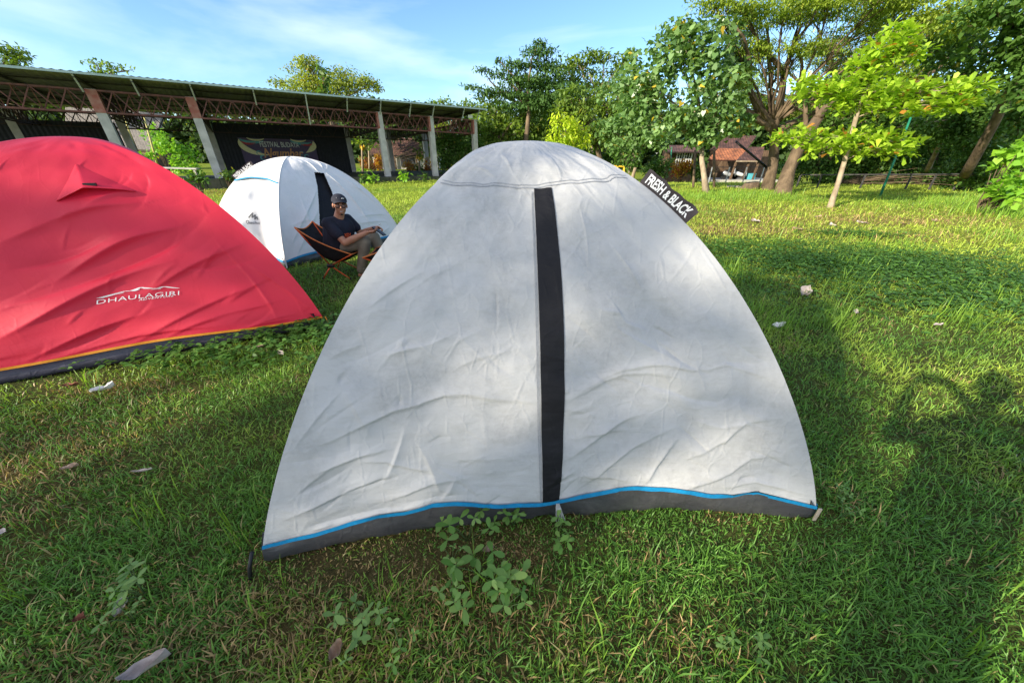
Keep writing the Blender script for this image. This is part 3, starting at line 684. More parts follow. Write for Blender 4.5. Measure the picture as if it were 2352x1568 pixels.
def blades(name, x, y, L, W, tilt, cols, rng, mat, label, cat, z0=None):
    n = len(x); az = rng.random(n) * 2 * math.pi; ti = tilt
    d = np.stack([np.cos(az), np.sin(az), np.zeros(n)], 1); s_ = np.stack([-np.sin(az), np.cos(az), np.zeros(n)], 1)
    up = np.array([0, 0, 1.0]); b = np.stack([x, y, (gz(x, y) if z0 is None else z0) - .004], 1)
    t1 = ti * .6; t2 = np.clip(ti * 1.35, 0, 1.75)
    p1 = b + (d * np.sin(t1)[:, None] + up * np.cos(t1)[:, None]) * (L * .5)[:, None]
    p2 = p1 + (d * np.sin(t2)[:, None] + up * np.cos(t2)[:, None]) * (L * .5)[:, None]
    tw_ = rng.normal(0, .5, n)[:, None]; s2 = s_ * np.cos(tw_) + up * np.sin(tw_)
    w = (W / 2)[:, None]
    v = np.stack([b - s_ * w * .55, b + s_ * w * .55, p1 + s2 * w, p1 - s2 * w, p2], 1)
    me = bpy.data.meshes.new(name); me.vertices.add(n * 5); me.vertices.foreach_set('co', v.reshape(-1).astype(np.float32))
    k = np.arange(n, dtype=np.int32) * 5
    lv = np.stack([k, k + 1, k + 2, k + 3, k + 3, k + 2, k + 4], 1).reshape(-1)
    me.loops.add(n * 7); me.loops.foreach_set('vertex_index', lv)
    me.polygons.add(n * 2); ls = np.stack([np.arange(n) * 7, np.arange(n) * 7 + 4], 1).reshape(-1).astype(np.int32); me.polygons.foreach_set('loop_start', ls)
    me.update(calc_edges=True)
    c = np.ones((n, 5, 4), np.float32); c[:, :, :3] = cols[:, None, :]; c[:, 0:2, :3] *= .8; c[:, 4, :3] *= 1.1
    me.attributes.new('col', 'FLOAT_COLOR', 'POINT').data.foreach_set('color', c.reshape(-1))
    o = link(name, me, mat); tag(o, label, cat, kind='stuff'); return o
rng = np.random.default_rng(3)
def grass():
    r0 = 1.6; rho0 = 24000; rmax = 30; amax = 1.32; xs = []; ys = []
    # within r0: uniform; beyond: density falls as r^-1.6
    n0 = int(rho0 * r0 * r0 * 1.75); r = r0 * np.sqrt(rng.random(n0)); a = rng.uniform(-1.75, 1.75, n0)
    xs.append(r * np.sin(a)); ys.append(r * np.cos(a))
    I = (rmax ** .1 - r0 ** .1) / .1 * r0 ** 1.9; n1 = int(3.0 * rho0 * I)
    r = (rng.random(n1) * (rmax ** .1 - r0 ** .1) + r0 ** .1) ** 10; a = rng.uniform(-1.5, 1.5, n1)
    xs.append(r * np.sin(a)); ys.append(r * np.cos(a))
    x = np.concatenate(xs); y = np.concatenate(ys)
    ok = ~(inq(x, y, T1, .14) | inq(x, y, T2) | inq(x, y, T3)); dn = fbm(x * 3.5, y * 3.5, 81, 3)
    ok &= rng.random(len(x)) < np.clip(.6 + (dn - .35) * 2.5, .5, 1); x = x[ok]; y = y[ok]; n = len(x)
    r = np.hypot(x, y); sc_ = np.clip(r / 2.4, 1, None) ** .62
    hgt = (.6 + .9 * fbm(x * 1.8, y * 1.8, 83, 3))
    L = rng.gamma(5, .0070, n) * hgt * np.clip(sc_, 1, 2.2); W = rng.uniform(.0022, .0052, n) * sc_ * 1.15
    lg = rng.random(n) < .012; L[lg] *= 1.9
    L[inq(x, y, T1, -.10) | inq(x, y, T2, -.06)] *= .5
    tilt = np.clip(rng.normal(.95, .38, n), .1, 1.45)
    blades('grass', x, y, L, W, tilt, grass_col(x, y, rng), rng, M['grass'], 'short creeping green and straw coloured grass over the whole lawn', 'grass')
    print('grass', n)
grass()
def tall():
    X = []; Y = []; Ls = []
    # ragged taller growth: along the stage plinth, right edge, under the trees
    def add(px, py, sx, sy, n, L):
        g = gp(px, py); X.append(rng.normal(g.x, sx, n)); Y.append(rng.normal(g.y, sy, n)); Ls.append(rng.gamma(9, L / 9, n))
    add(2350, 500, .5, .8, 900, .24); add(2330, 465, .6, .7, 900, .26); add(2360, 560, .3, .5, 300, .18)
    for px in range(1580, 1800, 30): add(px, 452 + rr.uniform(-8, 8), .8, .7, 450, .15)
    for px in range(2050, 2300, 40): add(px, 470 + rr.uniform(-12, 12), 1, .6, 300, .14)
    for k in range(28):
        add(rr.uniform(1620, 2340), rr.uniform(560, 760), .10, .10, 50, .16)
    for k in range(26):
        g_ = gp(rr.uniform(0, 2352), rr.uniform(800, 1560)); X.append(rng.normal(g_.x, .05, 22)); Y.append(rng.normal(g_.y, .05, 22)); Ls.append(rng.gamma(9, .012, 22))
    g_ = gp(2236, 1500); X.append(rng.normal(g_.x, .02, 9)); Y.append(rng.normal(g_.y, .02, 9)); Ls.append(rng.gamma(20, .011, 9))
    for (px, py) in [(1700, 640), (1713, 636), (1655, 612), (1708, 650)]: 
        g_ = gp(px, py); X.append(rng.normal(g_.x, .05, 14)); Y.append(rng.normal(g_.y, .05, 14)); Ls.append(rng.gamma(9, .022, 14))
    x = np.concatenate(X); y = np.concatenate(Y); L = np.concatenate(Ls); n = len(x)
    ok = ~(inq(x, y, T1, 0) | inq(x, y, T2, 0) | inq(x, y, T3, 0)); x, y, L = x[ok], y[ok], L[ok]; n = len(x)
    W = np.clip(L * .03, .003, .012) * np.clip(np.hypot(x, y) / 5, 1, 2)
    c = np.array([.22, .38, .045]) * (.6 + .7 * rng.random(n))[:, None]
    blades('tall_grass', x, y, L, W, np.clip(rng.normal(.4, .22, n), .02, 1), c, rng, M['grass'], 'clumps of taller bright green grass at the lawn edges', 'grass')
tall()
# ================================================================== LEAVES, PLANTS, TREES
SH = {
    'dia': np.array([(0, 0), (.5, .5), (1, 0), (.5, -.5)]),
    'oval': np.array([(0, 0), (.3, .42), (.7, .44), (1, 0), (.7, -.44), (.3, -.42)]),
    'round': np.array([(.12, 0), (0, .35), (.4, .52), (1, 0), (.4, -.52), (0, -.35)]),
    'obov': np.array([(0, 0), (.45, .26), (.82, .46), (1, 0), (.82, -.46), (.45, -.26)]),
}
def leaves(pos, d, up, L, W, shape, cols, fold=.25, droop=.15):
    t = SH[shape]; k = len(t); n = len(pos)
    d = d / (np.linalg.norm(d, axis=1, keepdims=True) + 1e-9); s_ = np.cross(up, d); s_ /= (np.linalg.norm(s_, axis=1, keepdims=True) + 1e-9); nn = np.cross(d, s_)
    v = pos[:, None, :] + d[:, None, :] * (t[None, :, 0:1] * L[:, None, None]) + s_[:, None, :] * (t[None, :, 1:2] * W[:, None, None]) \
        + nn[:, None, :] * ((np.abs(t[None, :, 1:2]) * fold - t[None, :, 0:1] ** 2 * droop) * L[:, None, None])
    return v, k
def unit(n): 
    v = rng.normal(size=(n, 3)); return v / np.linalg.norm(v, axis=1, keepdims=True)
STY = {   # leaf length, width, shape, flatness of clumps, colours (dark, light, odd, odd share)
    'round': (.20, .175, 'round', .8, (.08, .17, .045), (.22, .34, .12), (.6, .42, .05), .02),
    'feather': (.13, .05, 'dia', .34, (.10, .18, .025), (.32, .40, .05), (.4, .4, .05), .02),
    'feather_far': (.34, .14, 'dia', .35, (.08, .15, .03), (.22, .31, .05), (.2, .2, .04), .02),
    'spray': (.22, .09, 'oval', .35, (.045, .11, .03), (.11, .20, .05), (.1, .15, .03), .0),
    'dense': (.17, .10, 'oval', .8, (.04, .10, .02), (.11, .20, .035), (.2, .2, .03), .02),
    'dense_far': (.38, .24, 'oval', .8, (.045, .10, .02), (.12, .20, .04), (.2, .2, .03), .02),
    'lime': (.17, .08, 'oval', .8, (.26, .38, .02), (.50, .58, .04), (.4, .4, .05), .05),
    'ketapang': (.22, .125, 'obov', .3, (.20, .34, .03), (.44, .58, .05), (.45, .20, .04), .02),
    'bigleaf': (.20, .15, 'round', .8, (.11, .27, .025), (.28, .48, .04), (.4, .35, .05), .01),
    'croton': (.18, .06, 'oval', .9, (.30, .14, .02), (.55, .36, .03), (.32, .05, .02), .3),
    'croton_red': (.18, .06, 'oval', .9, (.20, .05, .02), (.34, .16, .03), (.12, .03, .02), .3),
    'gold': (.26, .13, 'dia', .6, (.14, .21, .03), (.34, .38, .06), (.3, .2, .04), .05),
    'papaya': (.34, .20, 'obov', .3, (.10, .20, .025), (.26, .34, .04), (.4, .35, .05), .03),
}
def crown(blobs, style, cover=1.5, clumps=14, csize=.36, gap=.0):
    cover = cover * 1.9; csize = csize * 1.12
    L0, W0, shp, flat, cd, cl, co, po = STY[style]
    V = []; C = []; centers = []
    for (px, py, rx, ry, Y) in blobs:
        cb = 1.18
        c = np.array(at(px, py, Y)); dep = Y * cP + (H - c[2]) * sP; m = dep / F
        RX, RZ = rx * m, ry * m / .95; RY = .75 * (RX + RZ) / 2
        la = L0 * W0 * .62 / (m * m); n = int(cover * math.pi * rx * ry / la); n = max(n, 12)
        mcl = max(3, int(clumps)); q = unit(mcl) * (rng.random(mcl) ** .4)[:, None]
        cc_ = c + q * np.array([RX, RY, RZ]) * .86; sz = rng.uniform(.7, 1.35, mcl)
        centers.append((c, cc_))
        wsel = sz ** 2 / np.sum(sz ** 2); wh = rng.choice(mcl, n, p=wsel)
        if style in ('ketapang', 'papaya'):
            nr = max(n // 7, 1); whr = rng.choice(mcl, nr, p=wsel)
            o = unit(nr) * (rng.random(nr) ** .45)[:, None]
            rc = cc_[whr] + o * np.array([RX, RY, RZ * .6]) * csize * 1.3 * sz[whr][:, None]
            rc = np.repeat(rc, 7, 0); n = len(rc); az = rng.random(n) * 6.28; el = rng.normal(.3, .5, n)
            if style == 'papaya': el = rng.normal(-.2, .3, n)
            d = np.stack([np.cos(az) * np.cos(el), np.sin(az) * np.cos(el), np.sin(el)], 1)
            up = np.tile([0, 0, 1.0], (n, 1)) + rng.normal(0, .2, (n, 3)); pos = rc + d * .03; wh = np.repeat(whr, 7)
        else:
            o = unit(n) * (rng.random(n) ** .42)[:, None]
            rad = np.array([RX, RY, RZ]) * csize
            if flat < .6: rad = np.array([RX, RY, min(RZ, RX) * flat]) * csize * 1.25
            pos = cc_[wh] + o * rad * sz[wh][:, None]
            out = (pos - cc_[wh]) / rad
            d = unit(n) + out * .5; d[:, 2] -= .15
            up = unit(n) * (.55 if flat >= .6 else .3) + np.array([0, 0, .9]) + out * .35
        Lf = L0 * rng.uniform(.65, 1.25, n); Wf = W0 * rng.uniform(.75, 1.2, n)
        k = rng.random(n); kk = np.clip(.5 * k + .5 * rng.random(mcl)[wh], 0, 1)[:, None]
        col = np.array(cd) * (1 - kk) + np.array(cl) * kk
        od = rng.random(n) < po; col[od] = np.array(co)
        col = col * 1.22
        v, kv = leaves(pos, d, up, Lf, Wf, shp, col); V.append(v); C.append(col)
    return np.concatenate(V), kv, np.concatenate(C), centers
def limb(mb, a, b, ra, rb, sagk=.12, n=7, seg=9, rnd=rr):
    a = Vector(a); b = Vector(b); L = (b - a).length; pts = []; rad = []
    off = Vector((rnd.uniform(-1, 1), rnd.uniform(-1, 1), rnd.uniform(-.2, 1))) * L * sagk
    for i in range(seg + 1):
        t = i / seg; p = a.lerp(b, t) + off * math.sin(t * math.pi) + Vector((rnd.uniform(-1, 1), rnd.uniform(-1, 1), rnd.uniform(-1, 1))) * L * .012
        if i == 0: p = a
        pts.append(p); rad.append(ra * (1 - t) + rb * t)
    mb.tube(pts, rad, n); return pts
TREES = []
def tree(name, label, cat, base, fork, blobs, style, tr=.15, cover=1.5, clumps=14, csize=.36, bark='bark', group=None, twigs=True, leafm='leaf', extra=None, trunkpts=None, limb_r=.45, tier=False):
    base = Vector(base); base.z = float(gz(base.x, base.y)); root = empty(name, base, label, cat, group)
    V, k, C, cen = crown(blobs, style, cover, clumps, csize)
    np_poly('crown', V, k, C, M[leafm], root)
    mb = MB()
    if trunkpts: pts = [Vector(p) for p in trunkpts]
    else:
        fork = Vector(fork)
        if math.hypot(base.x - fork.x, base.y - fork.y) > 1.2: base = Vector((fork.x + rr.uniform(-.4, .4), fork.y, float(gz(fork.x, fork.y))))
        pts = [base - Vector((0, 0, .1)), base.lerp(fork, .35) + Vector((rr.uniform(-.06, .06), 0, 0)), base.lerp(fork, .7) + Vector((rr.uniform(-.08, .08), 0, 0)), fork]
    m_ = len(pts)
    mb.tube(pts, [tr * (1.25 if i == 0 else 1 - .35 * i / (m_ - 1)) for i in range(m_)], 10)
    fork = pts[-1]
    for c, cc_ in cen:
        st0 = fork
        if tier:
            zt_ = c[2] - .12 * math.hypot(c[0] - fork.x, c[1] - fork.y) - .05; tp_ = [pts[k].lerp(pts[k + 1], f_ / 8) for k in range(len(pts) - 1) for f_ in range(9)]
            st0 = min(tp_, key=lambda p: abs(p.z - zt_))
        e = limb(mb, st0, c, tr * limb_r, min(tr * .10, .022), n=7)
        if twigs:
            for q in cc_[:12]:
                s0 = e[rr.randint(4, 8)]; limb(mb, s0, q, min(tr * .10, .016), .005, .08, 4, 4)
    if extra:
        for (a, b, ra, rb) in extra: limb(mb, a, b, ra, rb, .08, 8)
    mb.build('trunk', M[bark], root, True)
    return root
def bush(name, label, cat, blobs, style, cover=1.6, clumps=12, group=None, leafm='leaf', csize=.4, stems=True):
    c0 = at(*blobs[0][:2], blobs[0][4]); base = Vector((c0.x, c0.y, float(gz(c0.x, c0.y))))
    root = empty(name, base, label, cat, group); V, k, C, cen = crown(blobs, style, cover, clumps, csize)
    V[:, :, 2] = np.maximum(V[:, :, 2], gz(V[:, :, 0], V[:, :, 1]) + .01)
    np_poly('foliage', V, k, C, M[leafm], root)
    if stems:
        mb = MB()
        for c, cc_ in cen:
            for q in cc_[:8]: limb(mb, base + Vector((rr.uniform(-.1, .1), rr.uniform(-.1, .1), -.03)), q, .02, .006, .05, 5, 4)
        mb.build('stem', M['bark'], root, True)
    return root
# --- behind the pavilion
G = 'trees behind the open pavilion'
tree('tree', 'hazy feathery tree rising over the left end of the pavilion roof', 'tree', (-44, 34, 0), at(0, 190, 34), [(15, 118, 42, 26, 34), (-50, 150, 60, 40, 34), (40, 138, 26, 14, 34)], 'feather_far', .3, 1.7, 18, .3, group=G)
tree('tree', 'small spreading crown peeking over the pavilion roof on the left', 'tree', (-30, 33, 0), at(245, 190, 33), [(215, 143, 34, 9, 33), (262, 155, 34, 9, 33), (240, 165, 30, 14, 33), (295, 163, 16, 5, 33)], 'feather_far', .15, .9, 9, .3, group=G)
tree('tree', 'broad pale green crown above the middle of the pavilion roof', 'tree', (-17, 38, 0), at(760, 260, 38), [(700, 175, 62, 26, 38), (790, 190, 70, 26, 38), (740, 205, 90, 24, 38), (700, 140, 34, 10, 37), (645, 190, 26, 9, 38), (850, 200, 32, 16, 38)], 'gold', .3, 2.0, 26, .34, group=G)
tree('tree', 'narrow column of hanging leaves standing before the pale crown over the roof', 'tree', (-14.5, 33, 0), at(745, 230, 33), [(742, 160, 11, 18, 33), (746, 188, 12, 22, 33), (744, 212, 10, 16, 33)], 'dense_far', .12, 1.3, 8, .4, group=G)
tree('tree', 'light crown seen over the right end of the pavilion roof', 'tree', (-4, 40, 0), at(1040, 300, 40), [(1015, 232, 34, 8, 40), (1060, 245, 50, 16, 40)], 'feather_far', .2, 1.0, 14, .28, group=G)
# --- belt between pavilion and the round-leaved trees
G = 'trees closing the far side of the lawn'
tree('tree', 'dark tiered tree with long bare-tipped sprays reaching left over the sky', 'tree', (4.5, 27, 0), at(1215, 250, 27),
     [(1235, 120, 36, 14, 27), (1200, 150, 44, 13, 27), (1255, 150, 36, 13, 27), (1110, 163, 22, 5, 27), (1145, 172, 22, 6, 27), (1180, 185, 50, 13, 27), (1085, 200, 24, 5, 27), (1130, 213, 44, 8, 27), (1200, 215, 60, 15, 27), (1238, 100, 14, 10, 27), (1145, 140, 10, 4, 27), (1260, 190, 60, 24, 27), (1290, 220, 70, 22, 27), (1230, 235, 80, 18, 27)], 'spray', .2, 3.0, 16, .5, group=G, twigs=False)
tree('tree', 'flat-topped dark crown with pale forked branches against the sky', 'tree', (7.5, 29, 0), at(1365, 245, 29),
     [(1330, 140, 50, 14, 29), (1385, 130, 50, 15, 29), (1430, 150, 30, 18, 29), (1300, 180, 40, 10, 29), (1350, 165, 50, 9, 29), (1300, 155, 34, 12, 29), (1420, 190, 50, 22, 29), (1340, 200, 70, 14, 29)], 'feather_far', .16, 2.0, 20, .34, bark='bark_pale', group=G)
tree('tree', 'layered yellow-green tree just right of the pavilion end', 'tree', (0.5, 28, 0), at(1150, 320, 28), [(1140, 255, 66, 22, 28), (1120, 300, 44, 34, 28), (1180, 290, 60, 30, 28), (1230, 250, 60, 20, 28), (1170, 330, 70, 24, 28), (1230, 300, 40, 40, 28)], 'feather_far', .2, 2.0, 20, .26, group=G)
tree('tree', 'layered green tree behind the yellow-green bush', 'tree', (6, 25, 0), at(1370, 330, 25), [(1330, 225, 70, 22, 25), (1400, 240, 50, 26, 25), (1340, 265, 60, 18, 25), (1370, 310, 70, 36, 25), (1300, 250, 50, 24, 25), (1420, 290, 50, 40, 25)], 'feather_far', .2, 2.0, 20, .26, group=G)
tree('tree', 'bright yellow-green leafy sapling above the big tent', 'tree', (3.2, 17, 0), at(1300, 360, 17), [(1298, 290, 40, 28, 17), (1290, 325, 44, 24, 17), (1335, 320, 22, 26, 17), (1300, 348, 30, 14, 17)], 'lime', .05, 1.7, 16, .34, group=G)
# --- round-leaved trees
G = 'round-leaved trees on the lawn'
tree('tree', 'tall round-leaved tree with a single pale trunk in front of the tiled house', 'tree', gp(1624, 442), at(1612, 335, 15.9),
     [(1560, 120, 90, 50, 15.5), (1500, 200, 80, 60, 15.8), (1620, 100, 80, 50, 15), (1640, 190, 80, 60, 15), (1560, 280, 90, 44, 15.4), (1480, 260, 60, 50, 16), (1660, 270, 60, 46, 15.2), (1610, 318, 48, 26, 15.4), (1450, 190, 40, 60, 16.5), (1690, 140, 50, 70, 16), (1700, 290, 44, 28, 15.6), (1560, 60, 50, 20, 15.4)], 'round', .12, 1.9, 30, .30, 'bark_pale', G, leafm='leaf_gloss')
tree('tree', 'round-leaved tree with twin slim trunks left of the croton bush', 'tree', gp(1478, 412), at(1470, 345, 22),
     [(1450, 260, 60, 40, 21), (1420, 210, 50, 36, 22), (1480, 300, 60, 30, 21), (1400, 300, 46, 30, 22), (1510, 320, 40, 26, 20.5), (1440, 330, 50, 22, 21)], 'round', .10, 2.0, 24, .30, 'bark_pale', G, leafm='leaf_gloss')
tree('tree', 'small multi-stemmed sapling at the right shoulder of the big tent', 'tree', gp(1446, 432), at(1444, 400, 17), [(1440, 365, 34, 22, 17), (1425, 345, 24, 14, 17), (1460, 350, 22, 16, 17)], 'dense', .03, 1.5, 12, .36, 'bark_pale', G)
# --- big rain tree with several stems
def P_(px, py, Y): return at(px, py, Y)
tree('tree', 'great spreading tree with massive leaning trunks and a high open crown', 'tree', gp(1762, 432), None,
     [(1700, 20, 90, 26, 15), (1800, 30, 100, 30, 15), (1900, 10, 110, 30, 15), (2000, 60, 90, 26, 15), (1640, 10, 70, 18, 15), (1850, -30, 150, 26, 15), (2100, 20, 100, 40, 14), (1960, 150, 60, 30, 16), (1790, 160, 50, 16, 16), (2050, -30, 160, 40, 14), (2200, 40, 80, 50, 13), (1960, 110, 100, 14, 15), (1850, 100, 60, 24, 15), (1740, 110, 50, 22, 15.4), (1700, 180, 40, 26, 15.6)], 'feather', .22, 1.5, 30, .28, 'bark', 'rain trees',
     trunkpts=[gp(1762, 436) - Vector((0, 0, .1)), P_(1775, 380, 17), P_(1780, 320, 16.8), P_(1775, 290, 16.6)],
     extra=[(P_(1775, 290, 16.6), P_(1720, 200, 16), .2, .08), (P_(1775, 300, 16.6), P_(1800, 170, 16), .2, .1), (P_(1800, 170, 16), P_(1840, 60, 15), .1, .04), (P_(1780, 300, 16.6), P_(1690, 230, 15.8), .14, .06), (P_(1790, 300, 16.6), P_(1890, 250, 16.3), .18, .07),
            (P_(1890, 250, 16.3), P_(2000, 130, 15.5), .08, .03), (P_(1770, 200, 16.2), P_(1760, 60, 15.4), .09, .03), (P_(1800, 170, 16), P_(1720, 60, 15.4), .07, .03), (P_(1820, 240, 16), P_(1830, 110, 15.5), .08, .03), (P_(1810, 120, 15.6), P_(1900, 20, 15), .06, .02), (P_(1790, 430, 17), P_(1830, 340, 16.8), .16, .12), (P_(1720, 200, 16), P_(1690, 60, 15), .08, .03)], limb_r=.22)
tree('tree', 'second stout dark trunk beside the great spreading tree', 'tree', gp(1797, 444), None,
     [(1870, 230, 60, 30, 15.5), (1930, 200, 60, 24, 15.5), (1840, 290, 60, 20, 16.2)], 'dense', .26, .8, 18, .28, 'bark', 'rain trees',
     trunkpts=[gp(1797, 446) - Vector((0, 0, .1)), P_(1812, 390, 15.6), P_(1840, 330, 15.4), P_(1880, 270, 15)], limb_r=.3,
     extra=[(P_(1880, 270, 15), P_(1905, 240, 15), .15, .08), (P_(1840, 330, 15.4), P_(1850, 230, 15.3), .12, .05)])
tree('tree', 'broad olive green crown filling the sky behind the great spreading tree', 'tree', tuple(at(1900, 400, 22)), at(1920, 300, 22),
     [(1720, 130, 60, 40, 21), (1700, 210, 60, 50, 21), (1760, 250, 60, 40, 22), (1900, 120, 70, 50, 22), (1950, 190, 70, 50, 22), (1870, 250, 70, 40, 22), (2050, 130, 80, 60, 21), (2150, 90, 80, 60, 20), (2120, 190, 80, 50, 20), (2010, 30, 90, 40, 21), (1850, 20, 90, 34, 21), (1700, 50, 70, 36, 21), (2260, 60, 70, 60, 18), (2040, 240, 70, 40, 21)], 'feather', .2, 1.9, 36, .34, group='rain trees')
# --- bright tiered sapling (almond-like)
tree('tree', 'lime green tiered sapling with big rosettes of leaves on a thin pale trunk', 'tree', gp(1906, 476), None,
     [(1820, 315, 60, 15, 11.3), (1930, 320, 70, 14, 11), (2030, 325, 70, 14, 11), (1980, 345, 90, 14, 11), (1960, 310, 60, 12, 11.3), (2060, 345, 50, 14, 11), (1870, 340, 50, 14, 11.2),
      (1900, 215, 80, 16, 11), (2010, 210, 90, 18, 10.8), (2120, 215, 80, 18, 10.6), (2210, 205, 60, 18, 10.5), (1980, 240, 110, 20, 11), (2100, 245, 90, 16, 10.6), (1850, 205, 50, 14, 11.2), (2180, 235, 60, 14, 10.5),
      (2010, 150, 60, 26, 11), (2050, 100, 50, 26, 11), (2070, 130, 50, 20, 11), (2060, 75, 26, 14, 11), (1990, 180, 90, 16, 11)], 'ketapang', .07, 4.2, 14, .44, 'bark_pale', None, leafm='leaf_gloss',
     trunkpts=[gp(1906, 478) - Vector((0, 0, .05)), P_(1922, 430, 11.2), P_(1940, 370, 11.1), P_(1958, 300, 11), P_(1975, 240, 11), P_(2010, 160, 11)], limb_r=.2, twigs=True, tier=True)
# basal shoots of that sapling are leaves on its trunk
# --- right edge
tree('tree', 'tall dark tree with a leaning trunk at the right edge', 'tree', gp(2200, 428), None,
     [(2300, 100, 90, 70, 12.5), (2200, 120, 70, 50, 14), (2340, 200, 60, 60, 12), (2250, 170, 60, 40, 13), (2420, 60, 90, 90, 12), (2280, 20, 100, 40, 12), (2140, 110, 60, 40, 15)], 'dense', .16, 1.7, 22, .3, 'bark', 'dark trees at the right edge',
     trunkpts=[gp(2200, 430) - Vector((0, 0, .1)), P_(2235, 370, 14.5), P_(2280, 290, 14), P_(2320, 210, 13.4), P_(2370, 130, 13)], limb_r=.4)
tree('tree', 'straight pale trunk behind the lime sapling under dark foliage', 'tree', gp(2118, 418), None,
     [(2180, 300, 60, 36, 17.5), (2100, 290, 50, 36, 18), (2230, 260, 50, 40, 17), (2250, 320, 60, 40, 16.5)], 'dense', .11, 1.6, 18, .32, 'bark_pale', 'dark trees at the right edge',
     trunkpts=[gp(2118, 420) - Vector((0, 0, .1)), P_(2140, 370, 18.5), P_(2165, 320, 18), P_(2190, 270, 17.5)], limb_r=.4)
for j, (px, py, Y, lab) in enumerate([(1880, 330, 22, 'dark leafy thicket tree behind the two stout trunks'), (1980, 330, 21, 'dark thicket tree directly behind the lime sapling'), (2060, 320, 20.5, 'dark thicket tree behind the green pole'), (2150, 340, 20, 'shadowy thicket tree left of the leaning trunk'), (2250, 345, 17, 'shadowy thicket tree right of the leaning trunk'), (2340, 320, 15, 'dark thicket tree behind the large-leaved bush')]):
    tree('tree', lab, 'tree', tuple(at(px, 400, Y)), at(px, 370, Y), [(px, py - 50, 66, 44, Y), (px + 20, py + 20, 66, 44, Y), (px - 30, py + 55, 54, 32, Y), (px + 30, py - 110, 60, 40, Y)], 'dense', .12, 1.9, 20, .32, group='dark thicket along the right')
bush('bush', 'large-leaved bright green bush at the right edge of the lawn', 'bush', [(2325, 370, 40, 36, 10), (2310, 420, 40, 34, 9.6), (2350, 440, 40, 30, 9.2), (2285, 430, 22, 22, 9.8), (2350, 350, 30, 30, 10)], 'bigleaf', 1.8, 18, leafm='leaf_gloss')
bush('bush', 'yellow and orange croton bush beside the window of the plank house', 'bush', [(1568, 388, 27, 18, 24), (1575, 380, 18, 10, 24)], 'croton', 2.0, 16)
bush('bush', 'green bush touching the right of the croton bush', 'bush', [(1605, 385, 18, 22, 24), (1600, 398, 22, 14, 24)], 'dense', 2.0, 12)
bush('bush', 'dark ferny bush between the twin trunks and the croton bush', 'bush', [(1515, 380, 30, 22, 25), (1500, 395, 34, 16, 25)], 'dense', 2, 14)
bush('hedge', 'dark round shrub beyond the right end of the pavilion', 'bush', [(1040, 335, 36, 34, 26), (1075, 350, 40, 36, 26), (1030, 370, 30, 26, 26), (1110, 375, 40, 30, 26)], 'dense', 2.2, 20)
bush('hedge', 'dark hedge behind the big tent top', 'bush', [(1180, 370, 60, 26, 26), (1260, 375, 60, 26, 26), (1340, 372, 60, 26, 26), (1400, 370, 50, 26, 26)], 'dense_far', 2.2, 16)
bush('bush', 'low shadowed undergrowth at the foot of the right thicket', 'bush', [(1900, 400, 60, 22, 21), (1990, 400, 60, 22, 21), (2080, 400, 60, 22, 21), (2170, 405, 60, 22, 19), (2250, 415, 50, 22, 16)], 'dense', 2.0, 16)
# far wood: reads as one mass
def wood():
    B = []
    for px in range(-700, 1250, 55): B.append((px, 300 + rr.uniform(-6, 6) + (0 if px > 300 else -25), 60, 50, 62))
    for px in range(1250, 3400, 55): B.append((px, 300 + rr.uniform(-14, 10), 60, 60, 50))
    for px in range(-700, 3400, 60): B.append((px, 350, 60, 34, 60))
    V, k, C, cen = crown(B, 'dense_far', 3.0, 14, .4)
    V[:, :, 2] = np.maximum(V[:, :, 2], -.9)
    o = np_poly('distant_wood', V, k, C, M['leaf']); tag(o, 'distant dark green wood closing the horizon behind everything', 'woodland', kind='stuff')
STY['dense_far'] = (.75, .5, 'oval', .8, (.025, .055, .016), (.07, .12, .028), (.2, .2, .03), .02)
wood()
STY['dense_far'] = (.38, .24, 'oval', .8, (.028, .062, .016), (.08, .14, .03), (.2, .2, .03), .02)
